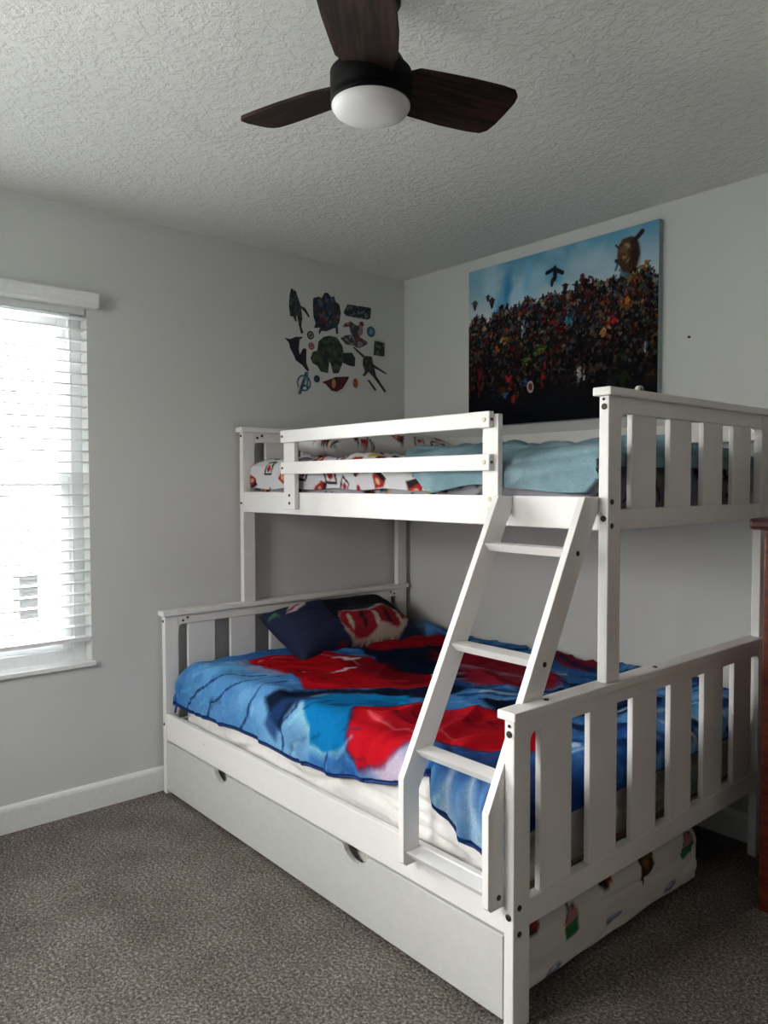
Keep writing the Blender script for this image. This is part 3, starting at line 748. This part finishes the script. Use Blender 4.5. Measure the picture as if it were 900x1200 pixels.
def low_pillow():
    c = Canvas(-.40, .40, -.27, .27, .004, (34, 40, 66)); c.warp(.006, 20, 3); c.WY = c.WY+.055
    c.poly([(-.09, .19), (-.13, .06), (-.10, -.04), (-.04, .02), (.0, .08), (.08, .06), (.12, .08), (.26, .03), (.33, .05), (.30, .20)], (16, 15, 24), .004)
    c.poly([(-.12, -.02), (-.08, .06), (.0, .045), (.10, .05), (.22, .07), (.30, .02), (.31, -.06), (.20, -.13), (.02, -.15), (-.08, -.14), (-.13, -.08)], (186, 168, 156), .004)
    c.poly([(-.115, -.015), (-.075, .055), (.0, .035), (.10, .035), (.22, .06), (.29, .015), (.295, -.04), (.20, -.10), (.10, -.075), (.0, -.12), (-.08, -.115), (-.12, -.06)], (150, 24, 42), .004)
    # plain slanted bars and dots in place of the printed figure
    for k in range(5): c.line([(-.075+k*.078, -.075), (-.045+k*.078, .015)], .024, (196, 180, 160) if k % 2 == 0 else (60, 20, 34))
    c.ell(-.15, -.16, .045, .04, (120, 18, 38)); c.ell(.33, -.06, .04, .03, (120, 18, 38))
    c.poly([(-.32, .14), (-.26, .20), (-.18, .19), (-.20, .16), (-.27, .13)], (186, 176, 176), .004); c.line([(-.30, .15), (-.22, .18)], .010, (150, 24, 42))
    c.poly([(-.38, .19), (-.34, .20), (-.35, .15)], (60, 110, 90), .004)
    pillow('pillow', (.235, -.600, .640), (-.03, 1, .0), (-.86, 0, .38), .76, .37, .21, c, M['print_sheet'],
           'navy pillow with a red and cream patch leaning on the lower headboard', 2)
low_pillow()
def top_pillow():
    c = motif_canvas(-.40, .40, -.30, .30, 26, 14, (212, 210, 208), 1.05)
    pillow('pillow', (.34, -.52, 1.515), (.10, 1, .0), (-1, .05, .12), .72, .50, .14, c, M['print_sheet'],
           'white pillow with red and dark patches behind the upper guard rail', 8)
top_pillow()

# ------------------------------------------------------------------ upper mattress, duvet, teal blanket
ts = motif_canvas(-.05, 3.1, -1.5, .05, 300, 4, (176, 174, 182))
mattress('twin_mattress', .080, 1.905, -.994, -.075, 1.232, 1.405, 'mattress in grey sheet with dark and red patches on the upper bunk', M['print_sheet'], ts, .05, .004, 5, .014)
def drape(name, xs_rng, y_back, xe0, xe1, ye, top, r, hem, canvas, mat, label, cat, amp, seed, nx_=220, ny_=170, thick=.01, ylim=None, left_edge=None, folds=(), xl=(X0+PT+.006, X1-PT-.008), backz=None):
    xs = np.linspace(xs_rng[0], xs_rng[1], nx_); P = np.zeros((nx_, ny_, 3)); col = np.zeros((nx_, ny_, 3))
    for i in range(nx_):
        X = xs[i]; tp = top(X) if callable(top) else top
        drop = tp-hem(X); a_end = max(drop-r, .0)+r*PI/2
        ys = np.concatenate([np.linspace(y_back, ye, ny_-50), ye-np.linspace(0, a_end, 51)[1:]])
        Xr = np.full(ny_, X)
        if left_edge is not None:
            tt = i/(nx_-1); Xr = X+(1-tt)**2*np.array([left_edge(y) for y in ys])
        dY = np.maximum(ye-ys, 0); hy, vy = fold(dY, r)
        dxp = np.maximum(Xr-xe1, 0); dxm = np.maximum(xe0-Xr, 0); hx1, vx1 = fold(dxp, r); hx0, vx0 = fold(dxm, r)
        v = (vx1**3+vx0**3+vy**3)**(1/3)
        P[i, :, 0] = np.clip(Xr, xe0, xe1)+hx1-hx0; P[i, :, 1] = np.maximum(ys, ye)-hy; P[i, :, 2] = tp-v
        for j in range(ny_):
            x, y = Xr[j], ys[j]; side = min(1, max(0, dY[j]/.05)); sx = min(1, max(0, max(dxp[j], dxm[j])/.05))
            d = 0.
            for (fx, fy, sk, a) in amp:
                q = nz(x*fx+y*sk, y*fy-x*sk*.5, seed+fx); d += a*(q if fx > 8 else max(0, .3-abs(q))/.3)
            for (fy0, fs, fw, fa, fxc) in folds:
                e = (y-(fy0+fs*(x-fxc))+.02*nz(x*5, fy0*9, 3))/fw; d += fa*(math.exp(-e*e)-.35*math.exp(-((e-1.6)**2)))*min(1, abs(y-y_back)/.03)
            if folds: d += .012*math.exp(-((dY[j]-.095-.02*math.sin(x*5))/.022)**2)*side-.010*math.exp(-((dY[j]-.060-.02*math.sin(x*5))/.014)**2)*side
            P[i, j, 2] += d*(1-side)*(1-sx)
            if folds:
                ph = x*7.5-dY[j]*16+1.6*nz(x*2.4, dY[j]*5, 12); rg = max(0, math.sin(ph))**2.5; ph2 = x*15+dY[j]*22+2*nz(x*3, dY[j]*6, 22)
                sd = .022*rg+.008*max(0, math.sin(ph2))**3; P[i, j, 2] += .5*sd*min(1, dY[j]/.03)*(1-side); P[i, j, 1] -= side*(.008+.8*d+sd)
            else: P[i, j, 1] -= side*(.004+.6*abs(d)); P[i, j, 0] += (1 if dxp[j] > 0 else -1)*sx*.4*abs(d)
        if ylim is not None: P[i, :, 1] = np.maximum(P[i, :, 1], np.where(P[i, :, 2] < 1.306, ylim, min(ylim, -WT-.0+.012 if folds else ylim)))
        P[i, :, 0] = np.clip(P[i, :, 0], *xl)
        col[i] = canvas.sample(Xr, ys)
    o = grid_mesh(name, P, col, mat, None, thick)
    return tag(o, label, cat)
dc = motif_canvas(-.2, 2.2, -1.45, .05, 360, 21, (204, 203, 206), 1.1)
drape('duvet', (.055, 1.36), -.08, .115, 1.6, -.968, lambda x: 1.430-.05*max(0, min(1, (x-.85)/.3)), .045, lambda x: 1.312+.004*math.sin(x*20), dc, M['print_sheet'],
      'crumpled white duvet with red and dark patches on the upper bunk', 'duvet', [(3.5, 4.2, 2.0, .016), (6.5, 5.5, -3, .010), (11, 12, 0, .012)], 3, 200, 150, .012, -WT+.036)
tcv = Canvas(.9, 2.3, -1.5, .05, .006, (130, 160, 170)); tf = tcv.field(14, 5); tcv.put(np.clip((tf-.5)*4, 0, 1), (150, 178, 186), .8); tcv.put(np.clip((.45-tf)*4, 0, 1), (104, 136, 148), .6)
def teal_edge(y):       # the left edge runs diagonally: further left at the top, further right low on the front
    return -.02+max(0, -y-.95)*1.15-max(0, .9+y)*.15
drape('throw_blanket', (1.09, 1.975), -.085, 1.0, 1.868, -.932, lambda x: 1.432+.008*math.sin(x*7), .085, lambda x: 1.318+.012*math.sin(x*9+1)+max(0, x-1.88)*.9, tcv, M['fleece'],
      'rumpled teal blanket across the foot of the upper bunk', 'blanket', [(1.6, 5.0, 2.0, .010), (9, 7, 0, .010)], 31, 200, 200, .016, -WT+.026, teal_edge, [(-.90, .35, .028, .018, 1.45), (-.86, -.15, .024, .016, 1.75), (-.80, .22, .030, .022, 1.6), (-.68, -.12, .035, .024, 1.5), (-.55, .20, .04, .026, 1.7), (-.42, -.2, .05, .028, 1.5), (-.25, .1, .05, .02, 1.6), (-.93, .8, .022, .014, 1.25), (-.62, .9, .026, .016, 1.35), (-.78, .6, .02, .012, 1.2)])

# ------------------------------------------------------------------ canvas picture
def crowd_canvas():
    Wp, Hp = 1.02, .765
    c = Canvas(0, Wp, 0, Hp, .0025, (92, 150, 182))
    v = c.Y/Hp; u = c.X/Wp
    c.put(np.clip((1.0-v)/.38, 0, 1), (218, 219, 214), .97)
    f = c.field(6, 3); c.put(np.clip((f-.5)*4, 0, 1)*np.clip((v-.5)*4, 0, 1), (184, 204, 214), .6)
    # pale blue ice-like towers, left of centre
    c.warp(.010, 22, 9)
    for (x, y, rx, ry, a, col) in ((.15, .62, .035, .10, .3, (160, 196, 214)), (.24, .60, .03, .12, -.1, (50, 128, 182)), (.34, .61, .09, .05, .5, (164, 200, 218)), (.37, .66, .03, .07, 0, (120, 180, 212)), (.42, .62, .05, .09, -.3, (150, 190, 210)), (.20, .55, .03, .07, 0, (90, 158, 200)), (.52, .64, .04, .05, .4, (90, 160, 196)), (.33, .52, .10, .05, 0, (186, 204, 208)), (.50, .56, .09, .05, 0, (176, 198, 206))):
        c.ell(x*1.0, y, rx, ry, col, a, .015, .85)
    c.warp(0, 10)
    r = random.Random(12)
    DK = [(18, 20, 26), (26, 24, 28), (34, 28, 26), (22, 30, 40), (40, 22, 24), (24, 34, 30), (48, 42, 40), (60, 50, 44), (14, 16, 20), (30, 36, 52)]
    AC = [(120, 26, 30), (150, 30, 34), (70, 92, 44), (150, 118, 70), (170, 90, 46), (52, 84, 120), (110, 140, 160), (160, 150, 140), (40, 90, 80), (96, 60, 40), (190, 170, 130), (80, 40, 60), (46, 100, 118)]
    xs = [0, .05, .12, .2, .28, .36, .42, .5, .58, .66, .72, .78, .84, .90, .96, 1.02]
    tops = [.50, .53, .51, .555, .54, .57, .55, .56, .55, .58, .575, .57, .585, .60, .58, .56]
    # dark mass
    poly = list(zip(xs, [t-.02 for t in tops]))+[(1.02, 0), (0, 0)]
    c.poly(poly, (22, 22, 26), .01)
    n = 2300
    for k in range(n):
        x = r.uniform(0, Wp); tp = float(np.interp(x, xs, tops)); q = k/n; y = tp*(1-q)**.85+.11*q+r.uniform(-.012, .012); y = max(y, .13+.04*math.sin(x*9))
        s = (.0095+.013*q)*r.uniform(.8, 1.25); a = r.uniform(-.5, .5)
        body = r.choice(DK) if r.random() < .55+.22*q else r.choice(AC)
        fade = .80-.35*q
        body = tuple(b*fade for b in body)
        c.ell(x, y-s*.5, s*.75, s*1.5, body, a)
        c.line([(x-s*.5, y+s*.2), (x-s*r.uniform(.8, 1.8), y+s*r.uniform(-1.2, 1.4))], s*.45, tuple(b*.9 for b in body))
        c.line([(x+s*.5, y+s*.2), (x+s*r.uniform(.8, 1.8), y+s*r.uniform(-1.2, 1.4))], s*.45, tuple(b*1.1 for b in body))
        hc = r.choice([(130, 100, 84), (84, 62, 54), (44, 40, 44), (80, 26, 26), body, (20, 20, 24), body, (16, 16, 18), (104, 104, 104)])
        c.ell(x+s*.3*a, y+s*1.15, s*.42, s*.5, tuple(b*fade for b in hc))
        if r.random() < .3: c.ell(x+r.uniform(-s, s), y+r.uniform(-s, s), s*.25, s*.2, tuple(b*fade for b in r.choice(AC)))
    c.put(np.clip((.150+.02*np.sin(c.X*14)-c.Y)/.06, 0, 1), (9, 12, 17), 1)
    c.put(np.clip((.30-c.Y)/.3, 0, 1)*(c.field(9, 44) > .5), (10, 12, 18), .55)
    # larger accents of plain colour among the crowd
    for (x, y, rx, ry, a, col) in ((.43, .325, .06, .018, .35, (96, 122, 52)), (.36, .285, .03, .014, .8, (84, 110, 48)), (.53, .42, .05, .014, -.7, (134, 26, 34)), (.46, .20, .016, .05, .05, (130, 28, 30)), (.27, .17, .02, .05, .2, (140, 30, 36)), (.07, .22, .016, .07, 0, (104, 26, 30)),
                                   (.80, .40, .03, .02, .3, (150, 34, 40)), (.87, .46, .025, .02, 0, (170, 92, 44)), (.60, .45, .02, .035, 0, (46, 110, 128)), (.22, .40, .03, .02, .2, (150, 116, 64)), (.66, .20, .02, .03, 0, (150, 146, 146)), (.97, .27, .010, .03, .2, (150, 156, 166)), (.34, .45, .012, .035, 0, (130, 158, 176)), (.70, .56, .03, .05, .3, (64, 24, 26)), (.86, .61, .028, .05, 0, (70, 96, 108)), (.96, .60, .03, .014, .5, (166, 110, 58)), (.18, .36, .012, .018, 0, (170, 86, 44)), (.24, .14, .016, .012, 0, (50, 92, 130)), (.36, .19, .03, .014, .3, (40, 76, 112)), (.78, .36, .02, .02, 0, (160, 110, 72))):
        for t in range(11):
            t1, t2 = r.uniform(-.9, .9), r.uniform(-.9, .9); k2 = r.choice([.45, .7, 1, 1, 1.25])
            px, py = x+rx*t1*math.cos(a)-ry*t2*math.sin(a), y+rx*t1*math.sin(a)+ry*t2*math.cos(a)
            c.line([(px, py), (px+r.uniform(-1, 1)*.6*rx, py+r.uniform(-1, 1)*.6*ry)], min(rx, ry)*r.uniform(.35, .8), tuple(min(235, b*k2) for b in col), .001, .9)
    c.ell(.385, .165, .020, .028, (170, 168, 170), .1); c.ell(.385, .165, .013, .019, (110, 40, 46), .1)
    # small dark specks flying in the sky, and the brown boulder at the right
    for (x, y, s, col) in ((.04, .60, .020, (74, 50, 60)), (.125, .62, .014, (60, 58, 56)), (.15, .595, .022, (58, 46, 44)), (.575, .585, .017, (40, 36, 40))):
        c.ell(x, y, s*.7, s, col); c.ell(x, y-s*.9, s*.4, s*.6, tuple(b*.8 for b in col)); c.line([(x-s, y+s*.5), (x+s, y+s*.3)], s*.3, col)
    c.line([(.475, .665), (.515, .675), (.56, .650)], .018, (28, 32, 38)); c.ell(.52, .655, .012, .035, (28, 32, 38)); c.ell(.505, .62, .010, .022, (40, 42, 48), -.2)
    bd = [(.832, .66), (.838, .70), (.86, .725), (.895, .728), (.915, .722), (.930, .69), (.937, .65), (.925, .615), (.90, .588), (.885, .580), (.86, .592), (.842, .62)]
    c.poly(bd, (70, 50, 38), .003); c.ell(.870, .675, .030, .036, (118, 92, 64), .3, .014, .8); c.ell(.912, .65, .022, .050, (44, 30, 26), 0, .012, .85)
    for k in range(14): c.ell(.885+r.uniform(-.04, .04), .655+r.uniform(-.05, .05), r.uniform(.004, .012), r.uniform(.003, .008), r.choice([(70, 48, 38), (150, 124, 92), (100, 56, 44)]), r.uniform(0, 3))
    c.line([(.905, .70), (.945, .735)], .020, (50, 34, 34)); c.line([(.825, .705), (.84, .69)], .008, (60, 48, 44))
    return c
def picture():
    x0, x1, z0, z1 = .507, 1.527, 1.610, 2.376
    r = thing('canvas_picture', ((x0+x1)/2, -.015, z0), 'large canvas picture of a dense dark crowd under blue sky on the right wall', 'picture')
    box('canvas_side', x0, x1, -.030, -.002, z0, z1, new_mat('canvas_edge_grey', (150, 160, 166), .8), r, .002)
    c = crowd_canvas(); n, m = 400, 300
    U, V = np.meshgrid(np.linspace(0, 1, n), np.linspace(0, 1, m), indexing='ij')
    P = np.stack([x0+.0015+U*(x1-x0-.003), np.full_like(U, -.0306), z0+.0015+V*(z1-z0-.003)], -1)
    grid_mesh('printed_front', P, c.sample(U*1.02, V*.765), M['canvas'], r, 0, False)
picture()

# ------------------------------------------------------------------ wall decals
def decal_mat(name, cols, scale):
    m = new_mat(name, cols[0], .6); t = N(m, 'ShaderNodeTexCoord'); vr = N(m, 'ShaderNodeTexVoronoi'); vr.inputs['Scale'].default_value = scale
    L(m, t.outputs['Object'], vr.inputs[0]); s = N(m, 'ShaderNodeSeparateColor'); L(m, vr.outputs['Color'], s.inputs[0])
    r = N(m, 'ShaderNodeValToRGB'); r.color_ramp.interpolation = 'CONSTANT'; e = r.color_ramp.elements
    e[0].color = rgba(cols[0]); e[1].position = 1/len(cols); e[1].color = rgba(cols[1])
    for i, c in enumerate(cols[2:]): x = e.new((i+2)/len(cols)); x.color = rgba(c)
    L(m, s.outputs[0], r.inputs[0]); L(m, r.outputs[0], m.node_tree.nodes['Principled BSDF'].inputs['Base Color'])
    return m
DEC = {
'stride': [(-0.743, 2.28), (-0.715, 2.27), (-0.697, 2.228), (-0.687, 2.204), (-0.661, 2.197), (-0.634, 2.16), (-0.639, 2.153), (-0.666, 2.181), (-0.684, 2.19), (-0.678, 2.143), (-0.685, 2.105), (-0.671, 2.074), (-0.685, 2.068), (-0.698, 2.107), (-0.707, 2.146), (-0.715, 2.16), (-0.711, 2.124), (-0.72, 2.124), (-0.733, 2.146), (-0.749, 2.144), (-0.755, 2.19), (-0.752, 2.242)],
'cluster': [(-0.611, 2.253), (-0.578, 2.265), (-0.56, 2.261), (-0.541, 2.29), (-0.522, 2.293), (-0.498, 2.274), (-0.484, 2.284), (-0.472, 2.255), (-0.45, 2.247), (-0.44, 2.206), (-0.45, 2.151), (-0.46, 2.138), (-0.456, 2.097), (-0.47, 2.093), (-0.475, 2.125), (-0.499, 2.114), (-0.532, 2.099), (-0.561, 2.099), (-0.575, 2.078), (-0.579, 2.093), (-0.57, 2.113), (-0.607, 2.106), (-0.598, 2.131), (-0.611, 2.167), (-0.614, 2.211)],
'banner': [(-0.396, 2.255), (-0.238, 2.259), (-0.244, 2.203), (-0.265, 2.194), (-0.285, 2.193), (-0.406, 2.194), (-0.422, 2.209)],
'leap': [(-0.431, 2.138), (-0.411, 2.156), (-0.376, 2.17), (-0.346, 2.157), (-0.326, 2.152), (-0.314, 2.177), (-0.295, 2.18), (-0.285, 2.162), (-0.296, 2.156), (-0.296, 2.117), (-0.318, 2.097), (-0.265, 2.078), (-0.265, 2.065), (-0.322, 2.037), (-0.357, 2.047), (-0.407, 2.049), (-0.441, 2.076), (-0.416, 2.092), (-0.372, 2.103), (-0.386, 2.144), (-0.416, 2.133)],
'square': [(-0.215, 2.091), (-0.143, 2.087), (-0.147, 2.014), (-0.221, 2.014)],
'perch': [(-0.782, 2.038), (-0.752, 2.034), (-0.716, 2.05), (-0.671, 2.054), (-0.694, 2.038), (-0.701, 1.992), (-0.695, 1.964), (-0.672, 1.999), (-0.655, 1.998), (-0.656, 1.931), (-0.638, 1.891), (-0.65, 1.888), (-0.681, 1.917), (-0.717, 1.935), (-0.73, 1.96), (-0.752, 1.994), (-0.756, 2.015)],
'green': [(-0.509, 2.081), (-0.465, 2.076), (-0.431, 2.038), (-0.422, 2.001), (-0.432, 1.945), (-0.457, 1.897), (-0.49, 1.892), (-0.507, 1.946), (-0.516, 1.945), (-0.522, 1.892), (-0.567, 1.894), (-0.59, 1.922), (-0.617, 1.931), (-0.63, 1.956), (-0.617, 1.987), (-0.589, 1.997), (-0.58, 2.044), (-0.547, 2.07)],
'darkpatch': [(-0.423, 2.004), (-0.367, 2.01), (-0.347, 1.985), (-0.349, 1.942), (-0.382, 1.941), (-0.428, 1.953)],
'red': [(-0.56, 1.843), (-0.51, 1.861), (-0.476, 1.876), (-0.388, 1.886), (-0.393, 1.872), (-0.428, 1.822), (-0.467, 1.802), (-0.501, 1.805), (-0.534, 1.833)],
'staff': [(-0.362, 2.038), (-0.352, 2.042), (-0.286, 2.004), (-0.234, 2.005), (-0.224, 1.966), (-0.128, 1.925), (-0.133, 1.92), (-0.218, 1.947), (-0.203, 1.904), (-0.133, 1.829), (-0.144, 1.822), (-0.219, 1.895), (-0.255, 1.923), (-0.281, 1.897), (-0.299, 1.899), (-0.281, 1.921), (-0.296, 1.959), (-0.291, 1.991)],
'stick': [(-0.264, 1.879), (-0.253, 1.882), (-0.201, 1.832), (-0.213, 1.827)]}
G = 'stickers on the wall in the corner'
def decal(key, cols, label, scale=70, pts=None, cat='wall sticker'):
    bm = bmesh.new(); add_prism(bm, pts or DEC[key], 'x', .0002, .0016)
    return tag(obj('wall_sticker', bm, decal_mat('sticker_'+key, cols, scale)), label, cat, G)
decal('stride', [(34, 38, 42), (52, 60, 62), (26, 28, 34), (70, 74, 70)], 'tall thin dark grey sticker at the top left of the sticker cluster')
decal('cluster', [(24, 38, 66), (26, 52, 84), (20, 24, 34), (74, 34, 42), (28, 36, 44), (100, 52, 38), (70, 86, 104)], 'jagged blue and red sticker, topmost in the middle of the sticker cluster', 60)
decal('banner', [(36, 42, 54), (24, 28, 38), (88, 96, 104)], 'slanted dark banner sticker at the top right of the cluster', 60)
decal('leap', [(44, 50, 66), (96, 26, 36), (70, 74, 90), (130, 120, 124)], 'dark red and slate sticker with spread arms, below the slanted banner sticker', 45)
decal('square', [(44, 52, 50), (90, 100, 92), (28, 34, 36)], 'small square grey green sticker at the right edge of the cluster', 60)
decal('perch', [(40, 36, 56), (30, 34, 50), (60, 40, 48)], 'dark purple angular sticker at the left edge, under the tall grey one')
decal('green', [(54, 68, 54), (38, 50, 44), (70, 84, 66), (28, 36, 36)], 'big rounded green sticker in the middle of the cluster', 50)
decal('darkpatch', [(34, 36, 46), (44, 46, 56)], 'small charcoal sticker touching the right of the big green sticker')
decal('red', [(110, 26, 36), (84, 20, 32), (60, 24, 34)], 'dark red triangular sticker with gold spot, low in the cluster')
decal('staff', [(40, 44, 48), (30, 34, 40), (84, 76, 70)], 'long diagonal charcoal sticker at the lower right of the cluster')
decal('stick', [(34, 40, 44), (44, 50, 54)], 'short diagonal stick sticker beside the long diagonal sticker')
def round_decal(y, z, r, cols, label, ring=None):
    t = bmesh.new(); pts = [(y+r*math.cos(a), z+r*math.sin(a)) for a in np.linspace(0, 2*PI, 33)[:-1]]
    add_prism(t, pts, 'x', .0002, .0014); o = obj('wall_sticker', t, new_mat('sticker_disc', cols[0], .6)); tag(o, label, 'wall sticker', G)
    if len(cols) > 1:
        t = bmesh.new(); add_prism(t, [(y+.62*r*math.cos(a), z+.62*r*math.sin(a)) for a in np.linspace(0, 2*PI, 25)[:-1]], 'x', .0014, .0018); obj('inner_disc', t, new_mat('sticker_inner', cols[1], .6), o)
    if len(cols) > 2:
        t = bmesh.new(); add_prism(t, [(y-.5*r, z-.15*r), (y+.1*r, z+.5*r), (y+.5*r, z+.2*r), (y-.1*r, z-.5*r)], 'x', .0018, .0022); obj('inner_mark', t, new_mat('sticker_mark', cols[2], .6), o)
round_decal(-.239, 2.134, .028, [(36, 84, 112), (60, 118, 146), (120, 150, 160)], 'round blue ring sticker at the right, under the banner sticker')
round_decal(-.629, 2.068, .021, [(44, 50, 50), (150, 154, 150), (50, 56, 56)], 'small round grey and white sticker left of the big green one')
round_decal(-.624, 2.015, .018, [(140, 50, 60), (176, 150, 152), (140, 50, 60)], 'small round red and white sticker left of the big green one')
round_decal(-.592, 1.856, .018, [(28, 40, 66), (40, 56, 84)], 'small round navy sticker beside the circled letter A')
def oval():
    bm = bmesh.new(); add_prism(bm, [(-.344+.017*math.cos(a), 1.855+.025*math.sin(a)) for a in np.linspace(0, 2*PI, 25)[:-1]], 'x', .0002, .0014)
    tag(obj('wall_sticker', bm, decal_mat('sticker_oval', [(150, 76, 40), (176, 110, 60)], 90)), 'small orange oval sticker at the bottom of the cluster', 'wall sticker', G)
oval()
prism('gold_spot', [(-.487+.013*math.cos(a), 1.842+.024*math.sin(a)) for a in np.linspace(0, 2*PI, 17)[:-1]], 'x', .0016, .0020, new_mat('sticker_gold', (170, 130, 80), .6), bpy.data.objects['wall_sticker.008'])
def letter_a():
    y, z, r = -.670, 1.829, .042; bm = bmesh.new(); n = 30
    a0, a1 = math.radians(-160), math.radians(160)       # ring left open where the letter's foot crosses it
    A = [math.radians(-118)+(2*PI-math.radians(22))*k/n for k in range(n+1)]
    outer = [(y+r*math.cos(a), z+.96*r*math.sin(a)) for a in A]; inner = [(y+.80*r*math.cos(a), z+.78*r*math.sin(a)) for a in A[::-1]]
    add_prism(bm, outer+inner, 'x', .0002, .0014)
    add_prism(bm, [(y-.036, z-.056), (y-.018, z-.056), (y+.014, z+.030), (y+.014, z-.026), (y+.026, z-.026), (y+.026, z+.056), (y+.006, z+.056)], 'x', .0014, .002)
    add_prism(bm, [(y-.018, z-.018), (y+.014, z-.018), (y+.014, z-.006), (y-.012, z-.006)], 'x', .0012, .0019)
    o = obj('wall_sticker', bm, decal_mat('sticker_letter', [(64, 96, 116), (86, 122, 142), (46, 76, 98)], 60)); tag(o, 'round blue letter A sticker at the bottom left of the cluster', 'wall sticker', G)
letter_a()

# ------------------------------------------------------------------ ceiling fan
fc = (1.779, -1.723)
fan = thing('ceiling_fan', (fc[0], fc[1], H), 'dark three-blade ceiling fan with round white light', 'ceiling fan')
lathe('canopy', [(0, 0), (.068, 0), (.068, -.030), (.058, -.046), (.030, -.052), (0, -.052)], (fc[0], fc[1], H), M['metal'], fan)
lathe('downrod', [(0, 0), (.022, 0), (.022, -.13), (.0, -.13)], (fc[0], fc[1], H-.05), M['metal'], fan, 24)
lathe('motor_housing', [(0, .0), (.045, 0), (.072, -.008), (.078, -.02), (.084, -.030), (.092, -.036), (.092, -.082), (.089, -.088), (.092, -.094), (.092, -.106), (0, -.106)], (fc[0], fc[1], 2.292), M['metal'], fan)
lathe('light_diffuser', [(.0885, 0), (.0885, -.006), (.082, -.016), (.062, -.025), (.035, -.030), (0, -.032)], (fc[0], fc[1], 2.187), M['diffuser'], fan)
def fan_blades():
    th0, pt, zb = 1.341, .246, 2.236
    ol = [(.070, .050), (.13, .066), (.22, .070), (.30, .067), (.336, .062), (.350, .048), (.356, .020), (.358, -.02), (.358, -.058), (.352, -.078), (.338, -.090), (.30, -.092), (.22, -.088), (.14, -.080), (.09, -.074), (.070, -.058)]
    wd = wood_grain('dark_walnut_blade', (20, 13, 11), (56, 37, 30), .6, 5, (1, 11, 1)); wd.node_tree.nodes['Principled BSDF'].inputs['Specular IOR Level'].default_value = .15
    for k in range(3):
        th = th0+k*2*PI/3; bm = bmesh.new(); b2 = bmesh.new()
        add_prism(b2, ol, 'z', -.004, .004, .0015)
        for v in b2.verts:
            r_, w_, h_ = v.co; er = Vector((math.cos(th), math.sin(th), 0)); ew = Vector((-math.sin(th)*math.cos(pt), math.cos(th)*math.cos(pt), -math.sin(pt))); en = er.cross(ew)
            pass
        merge(bm, b2)
        me = bpy.data.meshes.new('fan_blade'); bmesh.ops.recalc_face_normals(bm, faces=bm.faces[:]); bm.to_mesh(me); bm.free()
        o = bpy.data.objects.new('fan_blade', me); C.objects.link(o); me.materials.append(wd); o.parent = fan
        er = Vector((math.cos(th), math.sin(th), 0)); ew = Vector((-math.sin(th)*math.cos(pt), math.cos(th)*math.cos(pt), -math.sin(pt))); en = er.cross(ew)
        mt = Matrix((er, ew, en)).transposed().to_4x4(); mt.translation = Vector((0, 0, zb-H)); o.matrix_local = mt
        ib = bmesh.new(); add_box(ib, .05, .13, -.022, .022, .003, .008, .001); me2 = bpy.data.meshes.new('blade_iron'); ib.to_mesh(me2); ib.free()
        i = bpy.data.objects.new('blade_iron', me2); C.objects.link(i); me2.materials.append(M['metal']); i.parent = o
fan_blades()

# ------------------------------------------------------------------ chest at the right edge
dr = thing('dresser', (2.55, -.25, 0), 'tall reddish brown wooden chest at right edge beside the bunk footboard', 'dresser')
dx0, dx1, dy0, dy1 = 2.118, 2.92, -.445, -.03
box('carcass', dx0, dx1, dy0+.006, dy1, .0, 1.190, M['dresser'], dr, .004)
box('top_board', dx0-.036, dx1+.03, dy0-.022, dy1, 1.190, 1.226, M['dresser_dark'], dr, .012)
for k in range(5):
    z0 = .09+k*.218; d = box('drawer_front', dx0+.055, dx1-.05, dy0-.012, dy0+.008, z0, z0+.205, M['dresser'], dr, .006)
    for xx in (dx0+.2, dx1-.2):
        b2 = bmesh.new(); add_disc(b2, (xx, dy0-.012, z0+.1), (0, -1, 0), .017, .022); obj('knob', b2, M['knob'], d)
disc('knot', (dx0+.010, dy0+.006, 1.005), (0, -1, 0), .008, .001, M['dresser_dark'], dr)

# ------------------------------------------------------------------ small things
cd = thing('round_gadget', (X1-.045, -.880, 1.580), 'small round white gadget on top of the upper footboard', 'gadget')
gx = X1-PT-.026
bm = bmesh.new(); add_disc(bm, (gx, -.812, 1.597), (1, 0, 0), .022, .012, 28); obj('body', bm, M['white_plastic'], cd)
for q in (-.007, .007): disc('eyelet', (gx+.0115, -.812+q, 1.607), (1, 0, 0), .005, .002, M['dark_plastic'], cd)
box('clip', gx-.004, gx+.013, -.820, -.804, 1.560, 1.578, M['white_plastic'], cd, .001)
o = disc('wall_nail', (1.640, -.001, 1.899), (0, -1, 0), .005, .006, M['knob']); tag(o, 'small dark nail in the wall right of the canvas picture', 'nail')
